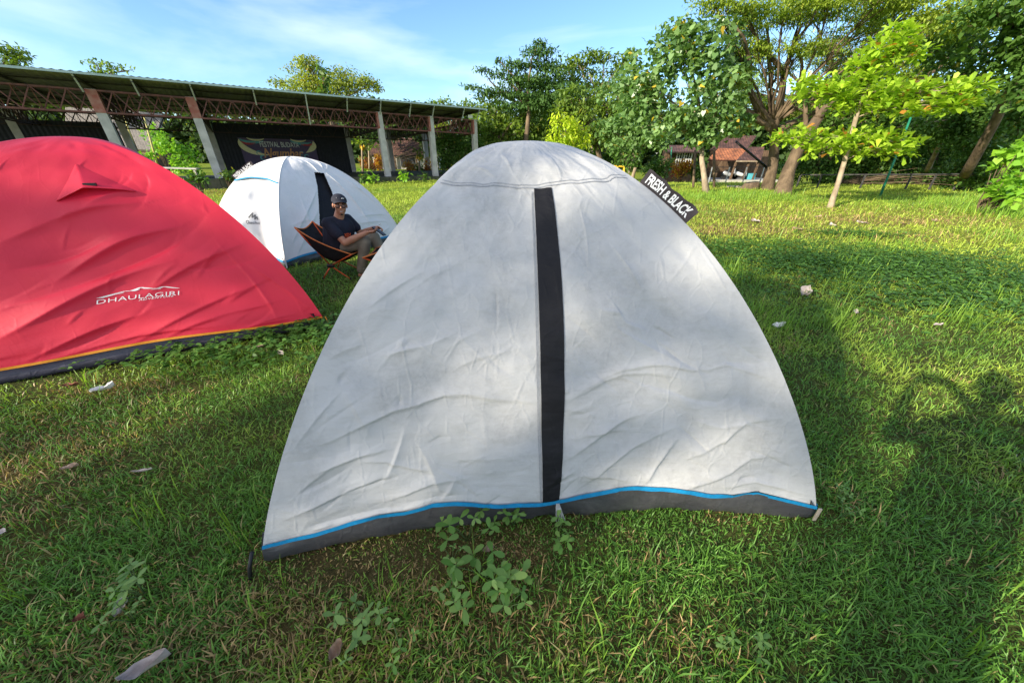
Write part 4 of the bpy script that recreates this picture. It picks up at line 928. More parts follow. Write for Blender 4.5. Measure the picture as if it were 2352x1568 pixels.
# ================================================================== SHADE TREES behind-left of the camera
SUN_AZ = R(35); SUN_EL = R(21)
SD = Vector((-math.cos(SUN_AZ) * math.cos(SUN_EL), -math.sin(SUN_AZ) * math.cos(SUN_EL), math.sin(SUN_EL)))   # towards the sun
def shade_tree(label, targets, dist, tr=.25, n=600, leafL=.19):
    """targets: (across, height, radius, density) of leaf clumps seen from the sun, dist metres up-sun"""
    V = []; C = []; cs = []; e1 = Vector((math.sin(SUN_AZ), -math.cos(SUN_AZ), 0)); dn = Vector((math.cos(SUN_AZ), math.sin(SUN_AZ), 0)); e2 = e1.cross(SD).normalized() * -1
    if e2.z < 0: e2 = -e2
    for (q1, q2, r, dens) in targets:
        dd = dist + rr.uniform(-1.2, 1.2); c = e1 * q1 - dn * dd + Vector((0, 0, q2 + dd * math.tan(SUN_EL))); m = int(n * dens * r * r)
        mc = 8; q = unit(mc) * (rng.random(mc) ** .5)[:, None] * r * .85; cc_ = np.array(c) + q; w = rng.choice(mc, m)
        pos = cc_[w] + unit(m) * (rng.random(m) ** .5)[:, None] * r * .36
        col = np.array([.07, .13, .03]) * rng.uniform(.6, 1.3, m)[:, None]
        v, k = leaves(pos, unit(m), unit(m) + np.array([0, 0, .6]), leafL * rng.uniform(.7, 1.2, m), leafL * .55 * rng.uniform(.7, 1.2, m), 'oval', col)
        V.append(v); C.append(col); cs.append((c, cc_))
    mid = sum((c for c, _ in cs), Vector((0, 0, 0))) / len(cs)
    base = Vector((mid.x - 1, mid.y - .5, 0)); root = empty('tree', base, label, 'tree', 'shade trees behind the photographer')
    np_poly('crown', np.concatenate(V), 6, np.concatenate(C), M['leaf'], root)
    mb = MB(); fork = Vector((mid.x - .6, mid.y - .3, mid.z * .7)); mb.tube([base - Vector((0, 0, .1)), base.lerp(fork, .5), fork], [tr * 1.3, tr, tr * .7], 10)
    for c, cc_ in cs:
        e = limb(mb, fork, c, tr * .25, .02)
        for q in cc_[:5]: limb(mb, e[-3], q, .02, .008, .06, 5, 4)
    mb.build('trunk', M['bark'], root, True)
#SHADE
shade_tree('shade tree behind the camera, its crown over the near grass', [(-2.2, -.15, .5, 1), (-1.3, -.15, .6, 1.1), (-.4, .05, .6, 1.0), (.5, .35, .5, .9), (-.7, .65, .4, .9), (-.6, 1.45, .28, .8), (-.95, 1.7, .22, .6), (-.2, 1.05, .25, .7), (-1.35, 2.0, .22, .6), (-1.3, .75, .4, .8), (-1.15, 1.3, .35, .7), (-1.55, 1.75, .3, .9), (-.55, 1.1, .3, .75), (.1, .72, .35, .8), (1.2, .45, .5, .7), (-1.5, .3, .5, .8), (-1.8, .5, .3, .5)], 16, .22)
shade_tree('shade tree far to the left, dappling the red tent', [(-3.3, .25, .35, .9), (-3.9, .4, .5, .9), (-4.4, .0, .5, 1), (-4.5, .95, .3, .6), (-3.4, .65, .3, .7), (-5.1, .75, .4, .9), (-2.8, -.6, .5, .8), (-5.3, .2, .4, .8), (-6.6, .45, .32, .9), (-6.9, .9, .25, .7), (-6.4, .05, .3, .9), (-7.0, .3, .2, .7), (-2.5, .4, .3, .6)], 20, .2)
shade_tree('shade tree right behind the camera, dappling the right lawn', [(-.75, 1.95, .16, .8), (.15, 2.0, .15, .7), (-1.8, 2.35, .4, .7), (-2.6, 2.25, .4, .6), (-1.0, 2.25, .35, .5), (-3.4, 2.4, .4, .5), (-1.4, 2.8, .3, .3)], 26, .22)
# ================================================================== PAVILION
D = Vector((-.82, -.572, 0)); Wd = Vector((-.572, .82, 0)); P5 = Vector((-2.35, 25.2, 0)); yaw = math.atan2(D.y, D.x)
def pt(t, w, z): return P5 + D * t + Wd * w + Vector((0, 0, z))
def zb(t): return .12 + .36 * min(t, 19) / 16
def zt(t): return 3.22 + .30 * min(t, 22) / 16
pav = empty('pavilion', pt(10, 4, 0), 'long open-sided pavilion with concrete columns, red lattice trusses and a lean-to sheet roof', 'pavilion')
fr = [0, 2.87, 5.78, 13.47, 16.33, 20.2, 24]; bk = [0, 2.87, 5.78, 13.47, 17.2, 21, 24.5]
for t in fr:
    c = MB().box(pt(t, 0, (zb(t) + zt(t)) / 2), (.30, .26, zt(t) - zb(t)), yaw).build('column', M['concrete'], pav)
    MB().box(pt(t + (.11 if t < 10 else 0), -.02, zt(t) - .38), (.10 if t < 10 else .315, .25, .74), yaw).build('paint_band', M['redpaint'], c)
for t in bk:
    MB().box(pt(t, 8, (zb(t) + zt(t)) / 2 - .2), (.30, .30, zt(t) - zb(t) - .3), yaw).build('column', M['concrete'], pav)
def truss(a, b, h, mat, name='truss', w=.28, step=.42, r=.035):
    a = Vector(a); b = Vector(b); L = (b - a).length; n = max(2, round(L / step)); d = (b - a) / n; s_ = Vector((-d.y, d.x, 0)).normalized() * w / 2; mb = MB(); up = Vector((0, 0, h))
    for sd in (-1, 1):
        o = s_ * sd; mb.bar(a + o, b + o, r * 1.5); mb.bar(a + o + up, b + o + up, r * 1.5)
        for k in range(n):
            p = a + o + d * k
            if k % 2 == (0 if sd > 0 else 1): mb.bar(p, p + d + up, r)
            else: mb.bar(p + up, p + d, r)
            if sd > 0: mb.bar(a + d * k - s_, a + d * k + s_ + up, r * .7)
    return mb.build(name, mat, pav)
for i in range(len(fr) - 1):
    a, b = fr[i], fr[i + 1]
    truss(pt(a + .16, 0, zt(a) - .74), pt(b - .16, 0, zt(b) - .74), .70, M['truss'])
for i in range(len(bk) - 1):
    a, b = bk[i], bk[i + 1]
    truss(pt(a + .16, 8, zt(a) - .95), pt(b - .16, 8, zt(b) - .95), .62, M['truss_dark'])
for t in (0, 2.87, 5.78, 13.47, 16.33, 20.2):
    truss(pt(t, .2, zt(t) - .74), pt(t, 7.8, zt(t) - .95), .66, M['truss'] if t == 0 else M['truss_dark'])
# roof: corrugated sheet, high at the front edge
def roof():
    T0, T1_ = -.45, 27; n = int((T1_ - T0) / .11); rows = []
    for w in (-.75, 2, 5, 8.6):
        z0 = 3.72 - (w + .75) * .05
        t = np.linspace(T0, T1_, n); zz_ = z0 + (t - 0) * .012 + .03 * (np.arange(n) % 2)
        rows.append(np.stack([P5.x + D.x * t + Wd.x * w, P5.y + D.y * t + Wd.y * w, zz_], 1))
    g = np.stack(rows); m = pm('roof_sheet', (.26, .27, .23), (.18, .20, .17), 4, .6)
    grid_mesh('roof_sheet', g, m, pav, False)
    g2 = g.copy(); g2[:, :, 2] += .035
    grid_mesh('roof_top_sheet', g2, pm('roof_top', (.24, .34, .32), (.18, .27, .26), 3, .5), pav, False)
roof()
ft = pm('fascia_teal', (.42, .52, .50), (.34, .44, .43), 6, .5)
MB().bar(pt(-.45, -.76, 3.715), pt(27, -.76, 3.715 + .012 * 27.75), .035, .07).build('fascia', ft, pav)
MB().bar(pt(-.47, -.76, 3.715), pt(-.47, 8.6, 3.235), .035, .06).build('fascia', ft, pav)
k = 0
for t in [-.0, 1.0, 2.87, 4.2, 5.78, 7.4, 9.2, 11.2, 13.3, 15.0, 16.5, 18.5, 20.2, 22]:
    z1 = 3.69 + .012 * t; lw = (zt(t) + .0 - (.75 if k == 6 else .12))
    MB().bar(pt(t, -.74, z1), pt(t, -.30 if k != 6 else -.2, lw - .0), .05, .05).build('roof_strut', M['galv'], pav); k += 1
    MB().bar(pt(t, -.7, z1 - .06), pt(t, 8.4, 3.21 + .012 * t), .06, .10).build('rafter', M['rafter'], pav)
for w in (.6, 2.2, 3.8, 5.4, 7.0):
    z0 = 3.72 - (w + .75) * .05 - .05
    MB().bar(pt(-.4, w, z0), pt(26, w, z0 + .012 * 26), .06, .05).build('purlin', M['rafter'], pav)
def bwall(t0, t1, w, zlo, zhi):
    n = int((t1 - t0) / .09); t = np.linspace(t0, t1, n); rows = []
    for z in (zlo, zhi):
        o = w + .02 * ((np.arange(n) // 1) % 2)
        rows.append(np.stack([P5.x + D.x * t + Wd.x * o, P5.y + D.y * t + Wd.y * o, np.full(n, z)], 1))
    return grid_mesh('back_wall', np.stack(rows), M['blackwall'], pav, False)
bwall(5.94, 13.3, 7.86, .1, 3.0); bwall(17.4, 27, 7.86, .1, 2.85)
MB().box(pt(13, 4.3, .02), (28.5, 9.6, .30), yaw).build('floor_slab', M['plinth'], pav)
for a, b in ((-1.1, 20),):
    mb = MB()
    for k in range(42):
        t0 = a + (b - a) * k / 42; t1_ = a + (b - a) * (k + 1) / 42 - .02; tm = (t0 + t1_) / 2
        mb.box(pt(tm, -.55 + rr.uniform(-.02, .02), (zb(max(tm, 0)) + .0) / 2), (t1_ - t0, .22, zb(max(tm, 0)) + .0), yaw)
    mb.build('plinth_wall', M['plinth'], pav)
MB().box(pt(.35, -.2, 3.36), (.3, .05, .16), yaw).build('lamp_box', M['letter'], pav)
# banner on the back wall: a plain stand-in with the readable words
bpx = [(583, 397), (720, 402), (720, 322), (545, 316)]
def wallpt(px, py, off=0.0):
    r = Vector(ray(px, py)); o = Vector((0, 0, H)); n = -Wd; p0 = pt(0, 7.78 - off, 0); k = (p0 - o).dot(n) / r.dot(n); return o + r * k
bl, br, trr, tl = [wallpt(*q) for q in [(558, 402), (724, 402), (721, 322), (545, 316)]]
bl.z = br.z = min(bl.z, br.z); bl.x, bl.y = tl.x, tl.y; br.x, br.y = trr.x, trr.y
ban = empty('banner', (tl + trr) / 2, 'dark purple festival banner hung on the black stage wall', 'banner')
def bquad(a, b, off):
    q = bl.lerp(br, a); w_ = tl.lerp(trr, a); return q.lerp(w_, b) - Wd * off
def bmesh_(name, V, Fc, mat, off, par):
    me = bpy.data.meshes.new(name); me.from_pydata([tuple(bquad(x, y, off)) for x, y in V], [], Fc); return link(name, me, mat, par)
aa, bb = np.meshgrid(np.linspace(0, 1, 24), np.linspace(0, 1, 10))
g = np.array([[tuple(bquad(aa[j, i], bb[j, i], .02 + .02 * math.sin(aa[j, i] * 14) * (1 - bb[j, i]))) for i in range(24)] for j in range(10)]); cl_ = grid_mesh('banner_cloth', g, M['bronze'], ban)
def tb_(s, x0, x1, y0, y1, mat, off=.055, of=.01, shear=0):
    V, Fc = text2d(s, of, shear); V = np.stack([x0 + V[:, 0] * (x1 - x0), y0 + V[:, 1] * (y1 - y0)], 1); bmesh_('lettering', V, Fc, mat, off, cl_)
tb_('FESTIVAL BUDAYA', .25, .77, .78, .92, M['banner_white'], of=.015)
tb_('Ngumbar', .26, .80, .42, .75, M['banner_tan'], of=.02, shear=.35)
def arc(cx, cy, r0, r1, a0, a1, n=14, tap=True, sx=1.0):
    V = []; Fs = []
    for i in range(n + 1):
        a = a0 + (a1 - a0) * i / n; w = (r1 - r0) * (math.sin(math.pi * i / n) if tap else 1) / 2 + .002; rm = (r0 + r1) / 2
        V += [(cx + (rm - w) * math.cos(a) * sx, cy + (rm - w) * math.sin(a)), (cx + (rm + w) * math.cos(a) * sx, cy + (rm + w) * math.sin(a))]
        if i: b = 2 * i; Fs.append((b - 2, b - 1, b + 1, b))
    return V, Fs
def dec(V, Fs, mat, off=.05): bmesh_('printed_ornament', V, Fs, mat, off, cl_)
dec(*arc(.34, .92, .30, .40, math.pi * .96, math.pi * 1.5, sx=.95), M['banner_cream'])
dec(*arc(.72, .92, .26, .36, -math.pi * .35, math.pi * .05, sx=.85), M['banner_cream'])
for sx_, x in ((1, .12), (-1, .88)):
    dec(*arc(x, .93, .05, .10, 3.4, 5.9, sx=1.2), M['banner_red'])
    dec(*arc(x + .06 * sx_, 1.02, .10, .16, 3.5, 5.6, sx=1.3), M['banner_teal'])
    dec(*arc(x + .10 * sx_, 1.04, .07, .11, 3.5, 5.8, sx=1.3), M['banner_cream'])
for (cx, cy, s) in [(.21, .62, .05), (.25, .50, .06), (.30, .38, .06), (.78, .62, .05), (.84, .54, .05), (.75, .44, .05), (.36, .32, .05), (.68, .34, .05)]:
    dec(*arc(cx, cy, s * .75, s * 1.25, 0, 5.2, 18, sx=.6), M['banner_teal'])
# plants before and behind the pavilion
for (px, py, rx, ry, Y, st, lab) in [
    (520, 405, 26, 12, 17, 'dense', 'weedy bush at the foot of the stage column left of the white tent'),
    (860, 412, 16, 9, 20, 'bigleaf', 'creeper spilling over the plinth left of the front columns'), (925, 408, 18, 12, 20.5, 'bigleaf', 'creeper spilling over the plinth between the front columns'), (975, 410, 14, 9, 21.5, 'dense', 'small weed tuft on the plinth by the right front column'), (835, 408, 14, 14, 20, 'dense', 'grassy weed beside the white tent top on the plinth'),
    (450, 410, 30, 12, 15, 'dense', 'low weeds between the red tent and the white tent'),
    (840, 395, 24, 10, 31, 'bigleaf', 'green undergrowth behind the back column by the black wall'), (850, 378, 22, 14, 31.5, 'croton_red', 'red-leaved croton behind the pavilion floor'), (872, 372, 14, 18, 31, 'croton', 'orange croton behind the left front column'),
    (940, 385, 16, 16, 31, 'croton', 'yellow croton beside the papaya tree'), (985, 380, 12, 14, 31, 'croton', 'orange croton behind the right front column'), (960, 392, 34, 10, 31.5, 'dense', 'dark weeds under the papaya tree'),
    (400, 345, 40, 44, 30, 'bigleaf', 'sunlit shrub seen through the gap in the pavilion wall'), (355, 320, 26, 30, 31, 'bigleaf', 'lighter shrub beside the bamboo poles'), (330, 360, 30, 14, 26, 'bigleaf', 'low hedge under the thatched eave'), (440, 390, 26, 16, 27, 'bigleaf', 'leafy weeds at the base of the gap'),
    (1020, 310, 30, 30, 40, 'gold', 'pale bushy growth beyond the far corner column')]:
    bush('bush', lab, 'bush', [(px, py, rx, ry, Y)], st, 1.7, 12, group='shrubs and weeds around the pavilion')
def papaya(px, py, top, Y, lab, fruit=True):
    b = at(px, py, Y); z0 = float(gz(b.x, b.y)); r = empty('papaya_tree', (b.x, b.y, z0), lab, 'tree', 'papaya trees behind the pavilion'); tp = at(px - 1, top, Y)
    MB().tube([(b.x, b.y, z0 - .05), tuple(tp)], [.09, .06], 8).build('trunk', M['bark_pale'], r, True)
    V, k, C, cen = crown([(px, top - 2, 22, 12, Y)], 'papaya', 1.3, 10, .4); np_poly('crown', V, k, C, M['leaf'], r)
    if fruit:
        for a in range(4):
            c = tp + Vector((math.cos(a * 1.6) * .14, math.sin(a * 1.6) * .14, -.25 - .12 * (a % 2))); MB().ellipsoid(c, (.08, .08, .15)).build('fruit', M['toy_yellow'], r, True)
papaya(963, 392, 352, 30, 'papaya tree with yellow fruit between the right columns')
papaya(832, 392, 328, 30, 'papaya tree close to the black wall')
papaya(848, 392, 335, 31, 'second papaya tree just right of the one by the black wall', False)
bush('tree', 'mid green tree foliage seen through the pavilion above the brown roof', 'tree', [(840, 300, 40, 22, 36), (900, 300, 50, 20, 38), (970, 300, 40, 26, 38), (930, 320, 40, 20, 42), (990, 340, 24, 26, 38)], 'dense_far', 1.8, 14)
# brown-tiled house behind the pavilion
hb = empty('house', at(940, 370, 38), 'low brown-tiled house seen between the pavilion columns', 'house')
Yh = 38
def hp(px, py, Y=Yh): return at(px, py, Y)
a, b = hp(845, 356), hp(1012, 358); c, d = hp(968, 316, Yh + 2.4), hp(868, 318, Yh + 2.4)
roofquad('roof', a, b, c, d, M['tile_brown'], hb)
MB().box((a + b) / 2 + Vector((0, 1.6, -1.2)), ((b - a).length * .92, 2.6, 2.2)).build('wall', M['plaster'], hb)
for px in (862, 905, 955, 1000):
    p = hp(px, 358); MB().bar(Vector((p.x, p.y + .1, -.1)), Vector((p.x, p.y + .1, p.z)), .14).build('post', M['wood'], hb)
MB().box(hp(935, 372) + Vector((0, .27, 0)), (1.4, .06, .9)).build('window', M['glass'], hb)
# white car parked behind pavilion
def car():
    o = at(908, 372, 45); x, y = o.x, o.y; r = empty('parked_car', (x, y, 0), 'white car parked behind the pavilion, half hidden by a back column', 'car')
    prof = [(-1.0, .25), (-1.02, .75), (-.95, 1.0), (-.6, 1.05), (-.35, 1.45), (.9, 1.48), (1.25, 1.0), (1.5, .9), (1.55, .3)]
    V = []; Fs = []; n = len(prof)
    for s_, sc_ in ((-.85, 1), (.85, 1)):
        for (u, z) in prof: V.append((x + u * 1.25, y + s_ * (.9 if z > 1.1 else 1), z))
    Fs = [tuple(range(n))[::-1], tuple(range(n, 2 * n))] + [(i, (i + 1) % n, n + (i + 1) % n, n + i) for i in range(n)]
    MB().add(V, Fs).build('body', M['carpaint'], r)
    MB().add([(x - .4, y - .86, 1.05), (x + 1.2, y - .86, 1.05), (x + 1.02, y - .775, 1.40), (x - .36, y - .775, 1.40)], [(0, 1, 2, 3)]).build('window', M['glass'], r)
    for u in (-.75, 1.2):
        w_ = MB().tube([(x + u, y - .88, .32), (x + u, y - .7, .32)], .32, 16).build('wheel', M['dark'], r); MB().tube([(x + u, y - .895, .32), (x + u, y - .88, .32)], .18, 12).build('rim', M['galv'], w_)
car()
# thatched hut and bamboo poles through left gap
th = empty('hut', at(300, 345, 36), 'grey thatched hut roof behind the gap in the pavilion wall', 'hut')
a, b, c, d = at(150, 335, 36), at(352, 345, 36), at(372, 262, 39), at(150, 240, 39)
roofquad('thatch_roof', a, b, c, d, M['thatch'], th, .25)
MB().box((a + b) / 2 + Vector((0, 1.5, -1.3)), ((b - a).length * .9, 2.5, 2.2)).build('wall', M['wood'], th)
for j, (p0, p1, lab) in enumerate([((280, 250), (312, 350), 'yellow bamboo pole leaning before the thatched roof, nearer the column'), ((330, 265), (365, 390), 'yellow bamboo pole leaning right of the first, amid shrubs')]):
    a = at(*p1, 27); b = at(*p0, 27); a.z = max(a.z, 0)
    o = MB().tube([a, a.lerp(b, .5), b], [.06, .055, .045], 8).build('bamboo_pole', M['bamboo'], None, True); tag(o, lab, 'pole', 'bamboo poles behind the pavilion')
# bench / low wall in gap
b_ = empty('bench', at(390, 392, 25), 'long grey bench beyond the pavilion gap', 'bench')
a, b = at(365, 385, 25), at(455, 388, 25)
MB().bar(a, b, .3, .08).build('seat', M['concrete'], b_)
for k in (.1, .9):
    p = a.lerp(b, k); MB().bar(Vector((p.x, p.y, 0)), Vector((p.x, p.y, p.z - .05)), .12).build('leg', M['concrete'], b_)
# ================================================================== TILED HOUSE, right
Yt = 34; zg = -.8
def q(px, py, Y=Yt): return at(px, py, Y)
ho = empty('house', q(1690, 400), 'small wooden house with an orange tiled porch roof under the trees', 'house')
roofquad('roof', q(1625, 367, 32.6), q(1698, 368, 32.6), q(1716, 342, 35), q(1650, 341, 35), M['tile_orange'], ho)
roofquad('roof', q(1630, 344, 35), q(1716, 343, 35), q(1738, 312, 37.5), q(1672, 312, 37.5), M['tile_brown'], ho)
roofquad('roof', q(1690, 369, 32.5), q(1748, 369, 32.5), q(1756, 338, 35), q(1722, 338, 35), M['tile_brown'], ho)
MB().bar(q(1691, 370.5, 32.45), q(1746, 370.5, 32.45), .06, .1).build('eave_board', M['bark_pale'], ho)
wl = q(1628, 368, 36.2); wr = q(1768, 368, 36.2)
MB().box(((wl.x + wr.x) / 2, 36.2, (zg + wl.z) / 2 + .3), (wr.x - wl.x, .12, wl.z - zg + 1.0)).build('wall', M['wood'], ho)
for px in (1658, 1692, 1722, 1744):
    p = q(px, 370, 32.7); MB().bar(Vector((p.x - (.35 if px == 1658 else .15), p.y, zg)), Vector((p.x, p.y, p.z + .05)), .13).build('post', M['wood'], ho)
MB().box((q(1700, 400, 33.5).x, 33.7, zg + .1), (5.6, 3.4, .22)).build('porch_floor', M['plaster'], ho)
def box_thing(name, lab, cat, p, size, mat, detail=None):
    r = empty(name, p, lab, cat); x, y, z = p
    MB().box((x, y, z + size[2] / 2), size).build('body', mat, r)
    MB().box((x, y, z + size[2] + .02), (size[0] * 1.06, size[1] * 1.06, .05)).build('lid', detail or mat, r)
p = q(1726, 400, 32.9); box_thing('cooler_box', 'teal box standing on the porch of the tiled house', 'box', (p.x, p.y, zg + .22), (.55, .4, .42), M['tealbox'])
def moped(px, lab, m):
    p = q(px, 398, 33.1); x, y, z = p.x, p.y, zg + .21; r = empty('motor_scooter', (x, y, z), lab, 'scooter', 'scooters on the porch')
    for dx in (-.45, .5): MB().tube([(x + dx, y - .05, z + .25), (x + dx, y + .05, z + .25)], .25, 16).build('wheel', M['dark'], r)
    MB().capsule((x - .45, y, z + .5), .16, (x + .1, y, z + .35), .14).build('body', m, r, True)
    MB().capsule((x - .4, y, z + .68), .08, (x, y, z + .66), .07).build('seat', M['dark'], r, True)
    MB().tube([(x + .5, y, z + .25), (x + .35, y, z + .85)], .06, 8).build('front_shield', m, r)
    MB().tube([(x + .33, y - .25, z + .9), (x + .33, y + .25, z + .9)], .02, 6).build('handlebar', M['dark'], r)
moped(1702, 'white scooter parked on the porch behind the teal box', M['carpaint']); moped(1676, 'dark scooter parked under the orange porch roof', M['galv'])
# plank house with white window at left
pl = empty('plank_house', q(1570, 395, 31), 'dark plank house with a white-framed window behind the croton bush', 'house')
a = q(1535, 345, 31); b = q(1606, 345, 31)
MB().box(((a.x + b.x) / 2, 31.6, (a.z + zg) / 2), (b.x - a.x, .9, a.z - zg)).build('wall', M['wood'], pl)
roofquad('roof', q(1530, 349, 30.4), q(1612, 349, 30.4), q(1606, 334, 33), q(1536, 334, 33), M['tile_brown'], pl)
w0_ = q(1550, 382, 31.1); w1_ = q(1590, 350, 31.1); wn = MB().box(((w0_.x + w1_.x) / 2, 31.12, (w0_.z + w1_.z) / 2), (w1_.x - w0_.x, .05, w1_.z - w0_.z)).build('window', M['glass'], pl)
for k in range(7): xx = w0_.x + (w1_.x - w0_.x) * k / 6; MB().bar((xx, 31.06, w0_.z), (xx, 31.06, w1_.z), .09 if k in (0, 3, 6) else .05, .06).build('frame', M['letter'], wn)
for k in range(3): zz_ = w0_.z + (w1_.z - w0_.z) * k / 2; MB().bar((w0_.x, 31.04, zz_), (w1_.x, 31.04, zz_), .08, .05).build('frame', M['letter'], wn)
# slim posts and trunks
def pole(name, lab, cat, p0, p1, r, mat, group=None):
    a = Vector(p0); b = Vector(p1); o = MB().tube([a, a.lerp(b, .5) + Vector((.01, 0, 0)), b], [r, r * .95, r * .9], 8).build(name, M[mat], None, True); tag(o, lab, cat, group); return o
pole('pole', 'tall green painted pole leaning right beside the lime sapling', 'pole', gp(2021, 452), at(2092, 270, 14.3), .035, 'green_pole')
pole('pole', 'green pole by the window of the plank house', 'pole', at(1538, 392, 27), at(1543, 338, 27), .04, 'green_pole')
pole('slim_tree', 'bare slim stem left of the round-leaved tree trunk', 'tree', gp(1592, 430), at(1597, 345, 18.5), .06, 'bark', 'bare stems by the tiled house')
pole('slim_tree', 'bare slim stem right of the round-leaved tree trunk', 'tree', gp(1640, 432), at(1640, 340, 18), .06, 'bark', 'bare stems by the tiled house')
pole('pole', 'dark wooden pole slanting down across the tiled roofs', 'pole', at(1765, 388, 17.2), at(1690, 325, 17.6), .05, 'dark')
fe = empty('rail_fence', gp(1700, 420), 'thin horizontal rail fence crossing before the tiled house', 'fence')
a, b = at(1636, 384, 22), at(1756, 384, 22)
MB().bar(a, b, .03).build('rail', M['dark'], fe)
for k in range(4):
    p = a.lerp(b, k / 3); MB().bar((p.x, p.y, float(gz(p.x, p.y))), p, .045).build('post', M['galv'], fe)
fe = empty('bamboo_fence', gp(2050, 420), 'low bamboo rail fence in the shade at the right', 'fence')
for py in (402,):
    a, b = at(1840, py, 18), at(2270, py - 2, 16); MB().tube([a, a.lerp(b, .5), b], .03, 6).build('rail', M['rafter'], fe)
for k in range(9):
    p = at(1840, 400, 18).lerp(at(2270, 398, 16), k / 8); MB().bar((p.x, p.y, 0), p - Vector((0, 0, .05)), .05).build('post', M['rafter'], fe)
# play frame at left of twin trunks
pf = empty('play_frame', gp(1415, 412), 'small red and yellow play frame near the twin trunks', 'play frame')
a, b = at(1396, 381, 24), at(1434, 383, 24)
MB().tube([a, b], .05, 8).build('top_bar', M['toy_yellow'], pf)
for p, m in ((a, 'toy_red'), (a.lerp(b, .6), 'toy_yellow'), (b, 'toy_yellow')):
    for dy in (-.3, .3): MB().tube([(p.x, p.y + dy, 0), tuple(p)], .045, 8).build('leg', M[m], pf)
# timber and stump on the lawn
o = MB().bar(gp(1668, 430) + Vector((0, 0, .04)), gp(1715, 432) + Vector((0, 0, .04)), .18, .07).build('plank', M['peg'], None); tag(o, 'pale plank lying on the grass before the great tree', 'plank')
st_ = gp(1722, 434); o = MB().tube([(st_.x, st_.y, -.05), (st_.x + .02, st_.y, .14), (st_.x, st_.y, .26)], [.42, .34, .3], 12).build('tree_stump', M['bark'], None, True); tag(o, 'low brown tree stump at the end of the pale plank', 'stump')
# ================================================================== GROUND WEEDS AND LITTER
def weed(px, py, s, n, lab, col=(.085, .20, .055), light=(.16, .30, .075), seed=0, grp='broad-leaved weeds in the lawn'):
    g_ = gp(px, py); r = empty('weed_plant', g_, lab, 'weed', grp); rn = np.random.default_rng(seed + int(px)); mb = MB(); P0 = []; Dd = []; Up = []; Ls = []; Cs = []
    for k in range(n):
        az = rn.uniform(0, 6.28); rr_ = s * rn.uniform(.2, 1.1); tip = Vector((g_.x + math.cos(az) * rr_, g_.y + math.sin(az) * rr_ * .8, rn.uniform(.045, .12)))
        mb.tube([(g_.x, g_.y, -.01), ((g_.x + tip.x) / 2, (g_.y + tip.y) / 2, tip.z * .7), tuple(tip)], .0016, 5)
        a0_ = rn.uniform(0, 6.28); L = s * rn.uniform(.30, .48) if s < .12 else rn.uniform(.048, .072)
        for j in range(4 if rn.random() < .4 else 3):
            a = a0_ + j * 1.9 + rn.normal(0, .15); el = rn.uniform(-.1, .35)
            P0.append(tip); Dd.append((math.cos(a) * math.cos(el), math.sin(a) * math.cos(el), math.sin(el))); Up.append((rn.normal(0, .2), rn.normal(0, .2), 1)); Ls.append(L * rn.uniform(.8, 1.15)); t = rn.random(); Cs.append([c * (1 - t) + l * t for c, l in zip(col, light)])
    Ls = np.array(Ls); t_ = np.array([(0, 0), (.25, .22), (.6, .40), (.9, .26), (1, 0), (.9, -.26), (.6, -.40), (.25, -.22)]); SH['weed'] = t_
    v, k = leaves(np.array([tuple(p) for p in P0]), np.array(Dd), np.array(Up), Ls, Ls * .62, 'weed', None, .18, .1)
    np_poly('leaves', v, k, np.array(Cs), M['leaf'], r); mb.build('stem', pm('stem_green', (.10, .16, .05)), r, True)
WE = [(1180, 1205, .10, 7, 'leafy weed right under the hem of the big tent'), (1075, 1240, .11, 8, 'weed in front of the dark groundsheet, left of the curled leaf'), (1280, 1235, .09, 6, 'weed just right of the hanging tie strap'), (1040, 1285, .05, 4, 'tiny pale weed below the curled brown leaf'),
      (1035, 1375, .10, 8, 'broad weed left of the tallest foreground weed'), (1125, 1330, .12, 8, 'tallest pale green weed in the foreground centre'), (1150, 1410, .10, 6, 'weed with large oval leaves nearest the lower centre'), (840, 1440, .09, 6, 'blue-green weed above the folded dry leaf'), (820, 1485, .07, 5, 'low weed touching the folded dry leaf'),
      (925, 1500, .06, 4, 'small bright weed right of the folded dry leaf'), (335, 1370, .085, 8, 'greyish weed clump at the lower left'), (310, 1425, .06, 4, 'small greyish weed just below the left clump'), (1650, 1495, .05, 4, 'small round-leaved weed near the bottom right of centre'), (1720, 1510, .06, 4, 'small weed at the bottom edge right of centre'),
      (1920, 1145, .05, 4, 'weed beside the right corner of the big tent'), (1930, 1190, .05, 4, 'yellowish weed just below the right tent corner'), (610, 770, .09, 7, 'weed patch in the sunlit strip before the red tent')]
for j, (px, py, s, n, lab) in enumerate(WE): weed(px, py, s * 1.0, n, lab, seed=j, col=(.17, .30, .09) if px < 900 else (.14, .30, .06), light=(.30, .46, .13))
